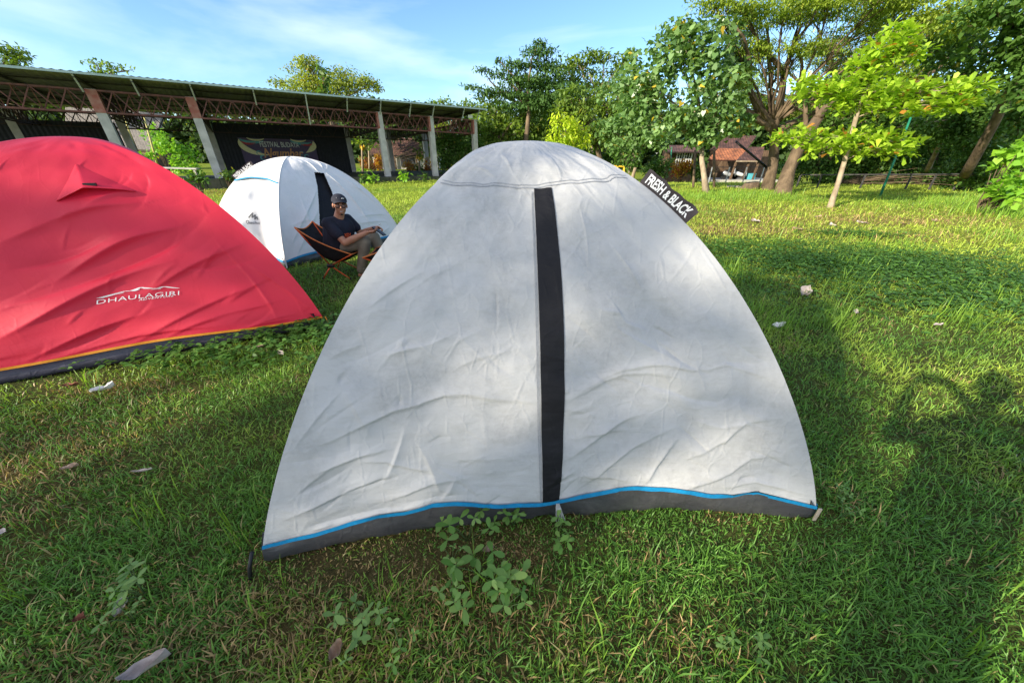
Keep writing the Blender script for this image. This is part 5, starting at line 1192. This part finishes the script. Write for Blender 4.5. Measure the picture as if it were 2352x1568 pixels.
def cover():
    P0 = []; Cc = []
    for (px, py, sx, sy, n) in [(1700, 575, 1.1, .35, 1500), (1880, 610, .9, .25, 1300), (2150, 640, 1.5, .4, 2600), (2250, 700, .8, .3, 1200), (2000, 600, 1.2, .3, 1400), (1960, 545, .5, .2, 500), (620, 780, .5, .12, 400), (450, 830, .4, .1, 300), (700, 760, .2, .08, 150)]:
        g_ = gp(px, py); P0.append(np.stack([rng.normal(g_.x, sx, n), rng.normal(g_.y, sy, n), rng.uniform(.03, .12, n)], 1))
    p = np.concatenate(P0); ok = ~(inq(p[:, 0], p[:, 1], T1, 0) | inq(p[:, 0], p[:, 1], T2, 0)); p = p[ok]; p = np.repeat(p, 3, 0); n = len(p)
    az = rng.random(n) * 6.28; d = np.stack([np.cos(az), np.sin(az), rng.uniform(-.1, .4, n)], 1); L = rng.uniform(.03, .055, n)
    col = np.array([.11, .24, .045]) * rng.uniform(.6, 1.35, n)[:, None]
    v, k = leaves(p, d, np.tile([0, 0, 1.], (n, 1)) + rng.normal(0, .25, (n, 3)), L, L * .55, 'oval', col); o = np_poly('ground_cover', v, k, col, M['leaf']); tag(o, 'creeping broad-leaved ground cover in the right half of the lawn', 'ground cover', kind='stuff')
cover()
def dry(px, py, L, W, rz, mat, lab, curl=.5, seed=1, name='dry_leaf', cat='leaf', lift=.035):
    g_ = gp(px, py, .02); n = 15; m = 9; rn = np.random.default_rng(seed); u, v = np.meshgrid(np.linspace(0, 1, n), np.linspace(-1, 1, m))
    w = np.sin(np.clip(u, 0, 1) * math.pi) ** .7 * (.9 + .15 * np.sin(u * 11 + seed)); x = (u - .5) * L; y = v * W / 2 * w
    z = lift + curl * W * (v ** 2) * .5 * (.5 + .8 * u) + (fbm(u * 4, v * 2, seed) - .5) * W * .5 + curl * L * .35 * (u - .5) ** 2
    X = x * math.cos(rz) - y * math.sin(rz) + g_.x; Y = x * math.sin(rz) + y * math.cos(rz) + g_.y
    o = grid_mesh(name, np.stack([X, Y, z], -1), M[mat], None); tag(o, lab, cat, 'fallen leaves and scraps on the lawn')
dry(1122, 1267, 0.046, 0.031, .3, 'dryleaf', 'curled pinkish-brown dry leaf among the weeds under the tent', .9, 2)
dry(776, 1503, 0.053, 0.043, 1.2, 'dryleaf', 'folded brown dry leaf at the bottom left of centre', 1.2, 3)
dry(345, 1540, 0.124, 0.05, .55, 'dryleaf_grey', 'long pale grey dry leaf at the bottom left', 1.3, 4)
dry(285, 1400, 0.062, 0.037, 1.8, 'dryleaf_grey', 'pale grey crumpled leaf beside the greyish weeds', .9, 5)
dry(190, 1425, 0.037, 0.031, .2, 'dryleaf_red', 'reddish brown dead leaf left of the greyish weeds', .8, 6)
dry(165, 1078, 0.074, 0.037, .4, 'dryleaf', 'tan dry leaf in the shaded grass below the red tent', .6, 7)
dry(330, 1086, 0.099, 0.019, .15, 'dryleaf_grey', 'thin pale curl of leaf right of the tan leaf', .8, 8)
dry(240, 898, 0.124, 0.062, .6, 'scrap', 'white crumpled scrap lying before the red tent', .9, 9, 'paper_scrap', 'scrap', .03)
dry(648, 817, 0.087, 0.037, -.6, 'dryleaf_grey', 'pale leaf standing in grass near the big tent edge', 1.2, 10)
dry(596, 801, 0.087, 0.043, .2, 'dryleaf', 'brown leaf in the sunlit strip near the groundsheet', .6, 11)
dry(165, 888, 0.112, 0.043, .1, 'dryleaf_red', 'dark reddish leaf under the hem of the red tent', .5, 12)
dry(5, 1228, 0.056, 0.031, .1, 'dryleaf_grey', 'pale leaf at the left edge of the grass', .5, 13)
dry(1846, 680, 0.130, 0.120, .5, 'dryleaf_grey', 'curled pale brown leaf on the right lawn at the shadow tip', 1.1, 14)
dry(1785, 753, 0.130, 0.060, .1, 'scrap', 'small white scrap in the big tent shadow', .8, 15, 'paper_scrap', 'scrap')
dry(2152, 749, 0.100, 0.040, .1, 'dryleaf_grey', 'small pale leaf at the right of the lawn', .5, 16)
dry(1964, 720, 0.100, 0.050, .9, 'dryleaf_grey', 'tiny pale leaf between the curled leaf and the right one', .5, 17)
for j in range(7):
    px, py = rr.uniform(1650, 2150), rr.uniform(496, 528)
    dry(px, py, .2, .12, rr.uniform(0, 3), 'dryleaf_grey' if j % 2 else 'dryleaf', 'pale litter leaf on the bare brown strip of the far lawn', .4, 20 + j)
# ================================================================== PEOPLE
def remesh(o, vox, sm=4):
    m = o.modifiers.new('r', 'REMESH'); m.mode = 'VOXEL'; m.voxel_size = vox; m.use_smooth_shade = True
    s_ = o.modifiers.new('s', 'SMOOTH'); s_.factor = .5; s_.iterations = sm
    dg = bpy.context.evaluated_depsgraph_get(); dg.update(); me = bpy.data.meshes.new_from_object(o.evaluated_get(dg))
    o.modifiers.clear(); old = o.data; o.data = me; bpy.data.meshes.remove(old)
    me.polygons.foreach_set('use_smooth', [True] * len(me.polygons)); return o
man = empty('person', (-2.2, 4.5, 0), 'man in dark cap, glasses and black T-shirt sitting in a camping chair holding a phone', 'person')
Vv = Vector
# joints (world)
hipN, hipF = Vv((-2.24, 4.44, .375)), Vv((-2.24, 4.60, .375)); kneeN, kneeF = Vv((-1.84, 4.40, .475)), Vv((-1.82, 4.66, .475)); ankN, ankF = Vv((-1.965, 4.42, .09)), Vv((-1.70, 4.68, .09))
shN, shF = Vv((-2.235, 4.35, .715)), Vv((-2.12, 4.68, .715)); elN, elF = Vv((-2.035, 4.28, .485)), Vv((-2.01, 4.74, .50)); wrN, wrF = Vv((-1.77, 4.33, .595)), Vv((-1.765, 4.60, .60))
neck = Vv((-2.165, 4.51, .74)); headc = Vv((-2.10, 4.50, .882)); hm = Matrix.Translation(headc)
fd = Vv((.50, -.87, 0)).normalized(); hrot = Matrix(((fd.y * -1, fd.x, 0, 0), (fd.x, fd.y, 0, 0), (0, 0, 1, 0), (0, 0, 0, 1)))
# local head frame: +Y = face forward, +X = side, +Z up
side = fd.cross(Vv((0, 0, 1))).normalized()
HM = Matrix.Translation(headc) @ Matrix(((side.x, fd.x, 0, 0), (side.y, fd.y, 0, 0), (0, 0, 1, 0), (0, 0, 0, 1))) @ Matrix.Rotation(R(-4), 4, 'Y')
b = MB()
b.ellipsoid((0, -.010, .022), (.074, .090, .088), HM); b.ellipsoid((0, .022, -.035), (.060, .066, .066), HM); b.ellipsoid((0, .052, -.078), (.030, .026, .024), HM)
b.ellipsoid((-.034, .060, -.022), (.026, .022, .024), HM); b.ellipsoid((.034, .060, -.022), (.026, .022, .024), HM)      # cheeks
b.ellipsoid((0, .078, .024), (.046, .014, .010), HM)                                                                 # brow
def hcap(a, ra, c, rb): b.capsule(HM @ Vv(a), ra, HM @ Vv(c), rb)
hcap((0, .080, .014), .007, (0, .098, -.018), .011); hcap((-.012, .086, -.022), .008, (.012, .086, -.022), .008)            # nose
for s_ in (-1, 1): b.ellipsoid((s_ * .077, -.004, -.004), (.010, .018, .030), HM)                                     # ears
hcap((-.018, .074, -.050), .007, (.018, .074, -.050), .007); hcap((-.014, .074, -.064), .008, (.014, .074, -.064), .008)
b.capsule(neck - Vv((.01, 0, .05)), .062, HM @ Vv((0, -.012, -.05)), .054)
b.capsule((-2.23, 4.45, .42), .13, (-2.20, 4.52, .60), .13); b.capsule((-2.23, 4.58, .42), .13, (-2.17, 4.56, .60), .13); b.capsule(shN + Vv((0, .02, -.03)), .046, shF + Vv((0, -.02, -.03)), .046)
for (s0, e0, w0) in ((shN, elN, wrN), (shF, elF, wrF)):
    b.capsule(s0 + Vv((0, 0, -.02)), .046, e0, .041); b.capsule(e0, .041, e0.lerp(w0, .35), .043); b.capsule(e0.lerp(w0, .35), .043, w0, .027)
for (h0, k0, a0_) in ((hipN, kneeN, ankN), (hipF, kneeF, ankF)):
    b.capsule(h0, .085, k0, .058); b.capsule(k0, .056, a0_, .036); b.capsule(a0_, .036, a0_ + Vv((.05, 0, -.05)), .032); b.capsule(a0_ + Vv((-.03, 0, -.055)), .03, a0_ + Vv((.15, -.02, -.065)), .024)
def hand(w, pdir, palmn, curl, spread, right):
    """palm then five fingers: curl in radians per joint"""
    p = pdir.normalized(); n = palmn.normalized(); s = p.cross(n) * (1 if right else -1)
    pc = w + p * .05
    for k in range(4): b.capsule(w + p * .01 + s * (k - 1.5) * .011, .014, w + p * .085 + s * (k - 1.5) * .019, .0115, 10, 4)
    for k, (L_, r_) in enumerate(((.070, .0082), (.080, .0086), (.074, .0082), (.058, .0074))):
        q0 = w + p * .088 + s * (k - 1.5) * .0195; d_ = (p + s * (k - 1.5) * spread).normalized(); a = 0
        for j, fr_ in enumerate((.45, .32, .23)):
            a += curl[min(k, len(curl) - 1)] * (.8 if j == 0 else 1)
            dd = d_ * math.cos(a) + n * math.sin(a); q1 = q0 + dd * L_ * fr_; b.capsule(q0, r_ * (1 - .1 * j), q1, r_ * (.9 - .1 * j), 10, 4); q0 = q1
    t0 = w + p * .028 - s * .026; t1 = t0 + (p * .6 - s * .65 + n * .35).normalized() * .042; t2 = t1 + (p * .85 - s * .05 + n * .5).normalized() * .034
    b.capsule(t0, .013, t1, .011, 10, 4); b.capsule(t1, .0105, t2, .0085, 10, 4)
hand(wrN, Vv((.93, .12, .10)), Vv((0, .35, .9)), [.75, .65, .6, .6], .12, True)
hand(wrF, Vv((.90, -.42, .16)), Vv((.1, -.6, -.75)), [.35, .6, .8, .85], .10, True)
o = b.build('body', M['skin'], man, True); remesh(o, .0052, 2)
# clothing
b2 = MB()
b2.capsule((-2.245, 4.46, .41), .150, (-2.205, 4.50, .60), .160); b2.capsule((-2.245, 4.59, .41), .145, (-2.17, 4.57, .60), .155); b2.capsule(shN + Vv((.005, .025, -.02)), .070, shF + Vv((0, -.02, -.02)), .068)
b2.capsule(shN + Vv((0, .01, -.015)), .066, shN.lerp(elN, .60), .066); b2.capsule(shF + Vv((0, -.01, -.015)), .064, shF.lerp(elF, .60), .062); b2.capsule(neck + Vv((-.02, -.06, -.035)), .055, neck + Vv((.0, .07, -.035)), .05)
o = b2.build('shirt', M['shirt'], man, True); remesh(o, .008, 3)
b3 = MB()
b3.capsule(hipN + Vv((-.02, .02, -.0)), .105, kneeN, .072); b3.capsule(hipF + Vv((-.02, 0, -.0)), .112, kneeF, .076); b3.capsule(hipN, .12, hipF, .12)
b3.capsule(kneeN, .074, ankN + Vv((0, 0, .02)), .060); b3.capsule(kneeF, .074, ankF + Vv((0, 0, .02)), .060)
for k in range(5):
    p = ankN.lerp(kneeN, .1 + .09 * k); b3.ellipsoid(p, (.068, .066, .014))
o = b3.build('trousers', M['trouser'], man, True); remesh(o, .008, 2)
for a_ in (ankN, ankF):
    MB().box(a_ + Vv((.055, -.01, -.082)), (.27, .095, .018)).build('sandal', M['leather'], man)
hr = MB().ellipsoid((0, -.020, .020), (.079, .088, .080), HM).build('hair', M['hair'], man, True)
cpm = MB(); n = 28; rows = []
for i in range(9):
    th_ = math.pi / 2 * i / 8
    rows.append([tuple(HM @ Vv((.088 * math.cos(th_) * math.cos(a), -.008 + .104 * math.cos(th_) * math.sin(a), .046 + .090 * math.sin(th_) ** .9))) for a in np.linspace(0, 2 * math.pi, n)])
cap_ = grid_mesh('cap', np.array(rows), M['cap'], man)
rows = []
for j in range(5):
    f_ = j / 4; rows.append([tuple(HM @ Vv(((.084 + .0 * f_) * math.sin(a) * (1 - .12 * f_), -.008 + .098 * math.cos(a) + f_ * .066 * max(math.cos(a), 0) ** .6, .056 + .010 * math.cos(a) - .008 * f_ * f_ - .03 * abs(math.sin(a)) ** 3 * f_))) for a in np.linspace(-1.35, 1.35, 22)])
g = np.array(rows); bt = g[::-1].copy(); bt[:, :, 2] -= .005
grid_mesh('brim', np.concatenate([g, bt]), M['cap'], cap_)
for (x_, z_, w_, h_, lab) in ((-.034, .086, .028, .016, 0), (.032, .090, .006, .022, 0)):
    y_ = -.008 + .107 * math.sqrt(max(0, 1 - (x_ / .088) ** 2 - ((z_ - .04) / .09) ** 2))
    MB().box((0, 0, 0), (w_, .004, h_), M=HM @ Matrix.Translation((x_, y_ + .002, z_)) @ Matrix.Rotation(-x_ * 11, 4, 'Z') @ Matrix.Rotation(-.55, 4, 'X')).build('cap_badge', M['letter'] if x_ < 0 else M['strap'], cap_)
gl = MB()
for s_ in (-1, 1):
    ring = [HM @ Vv((s_ * .034 + .027 * math.cos(a), .093 - .010 * abs(s_ * .034 + .027 * math.cos(a)) / .06, -.0 + .019 * math.sin(a))) for a in np.linspace(0, 2 * math.pi, 20)]
    gl.tube(ring, .0028, 6, False); gl.tube([HM @ Vv((s_ * .060, .086, .006)), HM @ Vv((s_ * .080, .03, .008)), HM @ Vv((s_ * .083, -.005, .004))], .0025, 6)
gl.tube([HM @ Vv((-.008, .094, .006)), HM @ Vv((.008, .094, .006))], .0025, 6)
gls = gl.build('glasses', M['dark'], man, True)
for s_ in (-1, 1):
    MB().ellipsoid((s_ * .034, .088, 0), (.026, .004, .018), HM).build('lens', M['lens'], gls, True)
    MB().tube([HM @ Vv((s_ * .014, .090, .026)), HM @ Vv((s_ * .034, .092, .031)), HM @ Vv((s_ * .054, .080, .026))], .0035, 6).build('eyebrow', M['hair'], man)
MB().ellipsoid((0, .0785, -.0565), (.017, .006, .0048), HM).build('teeth', M['tooth'], man, True)
MB().tube([HM @ Vv((-.025, .073, -.050)), HM @ Vv((0, .084, -.048)), HM @ Vv((.025, .073, -.050))], .0034, 6).build('lip', M['skin_lip'], man, True)
MB().tube([HM @ Vv((-.022, .073, -.060)), HM @ Vv((0, .082, -.066)), HM @ Vv((.022, .073, -.060))], .0040, 6).build('lip', M['skin_lip'], man, True)
MB().ellipsoid((0, .074, -.092), (.016, .010, .010), HM).build('goatee', M['hair'], man, True)
# chest print: torn block letters on the shirt front (towards +x, -y)
nf = Vv((.70, -.71, .05)).normalized(); sx_ = Vv((0, 0, 1)).cross(nf).normalized(); uz = nf.cross(sx_)
for (txt, zz_) in (('XO1', .555), ('HIO', .515)):
    V, Fc = text2d(txt, .03, .2); me = bpy.data.meshes.new('shirt_print')
    c0 = Vv((-2.045, 4.405, zz_))
    me.from_pydata([tuple(c0 + sx_ * (x - .5) * .085 + uz * (y - .5) * .038 + nf * .004) for x, y in V], [], Fc); link('shirt_print', me, M['print_orange'], man)
# phone and cigarette are things of their own
ph = empty('phone', (-1.66, 4.40, .61), 'black phone held in the seated man\'s hands', 'phone')
MM = Matrix.Translation((-1.635, 4.385, .602)) @ Matrix.Rotation(R(35), 4, 'Y') @ Matrix.Rotation(R(-8), 4, 'Z')
MB().box((0, 0, 0), (.165, .078, .010), M=MM).build('case', M['phone'], ph); MB().box((0, 0, 0), (.155, .070, .002), M=MM @ Matrix.Translation((0, 0, .0062))).build('screen', M['dark'], ph)
cg = MB().tube([(-1.655, 4.47, .66), (-1.61, 4.44, .685)], .004, 8).build('cigarette', M['paper'], None, True); tag(cg, 'white cigarette between the fingers of the seated man', 'cigarette')
# ---- chairs
def chair(loc, rz, lab):
    r = empty('camping_chair', loc, lab, 'chair', 'orange-framed camping chairs'); Lx = Matrix.Translation(Vector(loc)) @ Matrix.Rotation(rz, 4, 'Z'); Wp = lambda x, y, z: Lx @ Vv((x, y, z))
    # local: +x forward, +y far side
    bN, bF = Wp(-.34, -.21, .66), Wp(-.34, .21, .66); fN, fF = Wp(.29, -.24, .345), Wp(.29, .24, .345)
    hN, hF = Wp(-.06, -.14, .17), Wp(-.06, .14, .17)
    nu, nv = 25, 13; rows = []
    for j in range(nv):
        v_ = j / (nv - 1); row = []
        for i in range(nu):
            u_ = i / (nu - 1); e = Vv(bN).lerp(fN, u_).lerp(Vv(bF).lerp(fF, u_), v_)
            cross = math.sin(v_ * math.pi)
            sag_ = -.30 * math.sin(u_ ** .85 * math.pi) ** .8 * (.10 + .90 * cross ** .35)
            e.z += sag_; e += (Lx.to_3x3() @ Vv((-.03 * math.sin(u_ * math.pi), 0, 0)))
            if u_ < .05 or u_ > .95: e.z -= .05 * cross * (1 if u_ < .5 else .4)
            row.append(tuple(e))
        rows.append(row)
    g = np.array(rows); seat = grid_mesh('seat_fabric', g, M['chair_cloth'], r); g2 = g.copy(); g2[:, :, 2] -= .006
    grid_mesh('seat_lining', g2[::-1], M['chair_cloth'], seat)
    for ed in (g[0], g[-1], g[:, 0], g[:, -1]): MB().tube([Vv(p) for p in ed], .008, 6).build('edge_trim', M['orange_trim'], r, True)
    for (a, b_, rr_) in ((hN, bN, .008), (hF, bF, .008), (hN, fN, .009), (hF, fF, .009)): MB().tube([a, b_], rr_, 8).build('seat_pole', M['orange_alu'], r, True)
    for (h_, fx, fy) in ((hN, -.17, -.20), (hN, .19, -.20), (hF, -.17, .20), (hF, .17, .20)):
        e = Wp(fx, fy, .01); l_ = MB().tube([h_, e], .009, 8).build('leg', M['orange_alu'], r, True); MB().capsule(e, .012, e + Vv((0, 0, .015)), .012).build('foot', M['dark'], l_, True)
    for h_ in (hN, hF): MB().capsule(h_ + Vv((-.025, 0, 0)), .026, h_ + Vv((.025, 0, 0)), .026).build('hub', M['dark'], r, True)
    MB().tube([hN, hF], .010, 8).build('crossbar', M['orange_alu'], r, True)
chair((-2.275, 4.52, 0), R(0), 'orange-framed black camping chair with the man sitting in it')
chair((-1.50, 4.36, 0), R(180), 'empty orange-framed camping chair mostly hidden behind the big tent')
# ---- the photographer, standing right behind the camera; his shadow falls on the lawn
phg = empty('person', (-.02, -.42, 0), 'person standing behind the camera with arms raised, shadow falling on the right lawn', 'person')
b = MB(); B = lambda *a: b.capsule(*a)
hc = Vv((-.02, -.40, 1.60)); b.ellipsoid(hc, (.078, .098, .115)); B((-.02, -.40, 1.34), .054, (-.02, -.40, 1.53), .048)
b.ellipsoid(hc + Vv((0, .098, -.01)), (.012, .02, .02))
for s_ in (-1, 1):
    b.ellipsoid(hc + Vv((s_ * .08, 0, 0)), (.012, .02, .03)); x = -.02
    B((x + s_ * .18, -.42, 1.34), .058, (x + s_ * .29, -.26, 1.20), .044); B((x + s_ * .29, -.26, 1.20), .043, (x + s_ * .15, -.10, 1.40), .028)
    w = Vv((x + s_ * .13, -.085, 1.42))
    for k in range(4): B(w + Vv((0, 0, -.03 + .018 * k)), .013, w + Vv((-s_ * .035, .03, -.025 + .018 * k)), .009); B(w + Vv((-s_ * .035, .03, -.025 + .018 * k)), .009, w + Vv((-s_ * .055, .022, -.025 + .018 * k)), .008)
    B(w, .012, w + Vv((-s_ * .04, -.012, .02)), .009)
    B((x + s_ * .09, -.42, .90), .085, (x + s_ * .11, -.42, .49), .058); B((x + s_ * .11, -.42, .49), .056, (x + s_ * .12, -.44, .09), .036); B((x + s_ * .12, -.46, .04), .036, (x + s_ * .13, -.28, .03), .028)
B((-.10, -.42, .98), .12, (-.12, -.42, 1.26), .125); B((.06, -.42, .98), .12, (.08, -.42, 1.26), .125); B((-.19, -.42, 1.33), .06, (.15, -.42, 1.33), .06)
o = b.build('body', M['skin'], phg, True); remesh(o, .008, 2)
b = MB(); B((-.10, -.42, .98), .135, (-.12, -.42, 1.26), .142); B((.06, -.42, .98), .135, (.08, -.42, 1.26), .142); B((-.20, -.42, 1.32), .072, (.16, -.42, 1.32), .072)
for s_ in (-1, 1): B((-.02 + s_ * .18, -.42, 1.34), .075, (-.02 + s_ * .25, -.32, 1.25), .066)
o = b.build('shirt', M['shirt'], phg, True); remesh(o, .010, 2)
b = MB(); B((-.10, -.42, .90), .13, (.06, -.42, .90), .13)
for s_ in (-1, 1): x = -.02; B((x + s_ * .09, -.42, .88), .105, (x + s_ * .11, -.42, .49), .078); B((x + s_ * .11, -.42, .49), .076, (x + s_ * .12, -.44, .12), .06)
o = b.build('trousers', M['trouser'], phg, True); remesh(o, .010, 2)
MB().ellipsoid(hc + Vv((0, -.015, .02)), (.086, .1, .108)).build('hair', M['hair'], phg, True)
MMp = Matrix.Translation((0, -.045, 1.43)) @ Matrix.Rotation(-PIT, 4, 'X')
o = MB().box((0, 0, 0), (.16, .009, .076), M=MMp).build('phone', M['phone'], None); tag(o, 'phone held up by the standing person behind the camera', 'phone')
# ================================================================== LIGHT, SKY, CAMERA
w = bpy.data.worlds.new('World'); sc.world = w; w.use_nodes = True; nt = w.node_tree
bg = nt.nodes['Background']; sky = N(nt, 'ShaderNodeTexSky', sky_type='NISHITA'); sky.sun_disc = False
sky.sun_elevation = SUN_EL; sky.sun_rotation = math.atan2(SD.x, SD.y); sky.air_density = 1.0; sky.dust_density = .2; sky.ozone_density = 5
tc = N(nt, 'ShaderNodeTexCoord'); mp = N(nt, 'ShaderNodeMapping'); mp.inputs['Scale'].default_value = (1.0, 1.0, 4.2); mp.inputs['Rotation'].default_value = (.12, .15, .62); mp.inputs['Location'].default_value = (.35, 0, .2)
no = N(nt, 'ShaderNodeTexNoise'); no.inputs['Scale'].default_value = 1.7; no.inputs['Detail'].default_value = 7; no.inputs['Roughness'].default_value = .52; no.inputs['Distortion'].default_value = .4
nt.links.new(tc.outputs['Generated'], mp.inputs[0]); nt.links.new(mp.outputs[0], no.inputs['Vector'])
cr = ramp(nt, [(.50, (0, 0, 0)), (.82, (1, 1, 1))]); nt.links.new(no.outputs['Fac'], cr.inputs[0])
mx = N(nt, 'ShaderNodeMix', data_type='RGBA'); mu = N(nt, 'ShaderNodeMath', operation='MULTIPLY'); mu.inputs[1].default_value = .45
nt.links.new(cr.outputs[0], mu.inputs[0]); nt.links.new(mu.outputs[0], mx.inputs[0])
nt.links.new(sky.outputs[0], mx.inputs[6]); mx.inputs[7].default_value = (6.6, 6.9, 7.2, 1)
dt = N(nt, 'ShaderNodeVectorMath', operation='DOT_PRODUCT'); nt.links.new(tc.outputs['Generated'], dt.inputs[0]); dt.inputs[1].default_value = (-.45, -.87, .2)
haze_fill = N(nt, 'ShaderNodeMapRange', interpolation_type='SMOOTHSTEP'); haze_fill.inputs['From Min'].default_value = -.25; haze_fill.inputs['From Max'].default_value = .8; haze_fill.inputs['To Max'].default_value = .42  # bright warm haze added to the sky behind the camera as extra fill light
nt.links.new(dt.outputs['Value'], haze_fill.inputs['Value']); m9 = N(nt, 'ShaderNodeMix', data_type='RGBA'); nt.links.new(haze_fill.outputs[0], m9.inputs[0]); nt.links.new(mx.outputs[2], m9.inputs[6]); m9.inputs[7].default_value = (7.6, 7.2, 6.5, 1)
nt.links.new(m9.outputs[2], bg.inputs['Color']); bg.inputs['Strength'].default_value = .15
sl = bpy.data.lights.new('sun', 'SUN'); sl.energy = 5; sl.angle = R(.7); sl.color = (1, .90, .74)
so = bpy.data.objects.new('sun', sl); COL.objects.link(so); so.rotation_euler = (-SD).to_track_quat('-Z', 'Y').to_euler(); so.location = (-20, -12, 14)
cam = bpy.data.cameras.new('camera'); cam.sensor_width = 36; cam.lens = F / 2352 * 36; cam.clip_start = .02; cam.clip_end = 3000
co = bpy.data.objects.new('camera', cam); COL.objects.link(co); co.location = (0, 0, H); co.rotation_euler = (math.pi / 2 - PIT, 0, 0); sc.camera = co
sc.view_settings.view_transform = 'Standard'; sc.view_settings.look = 'None'; sc.view_settings.exposure = .88; sc.view_settings.gamma = 1
sc.render.film_transparent = False
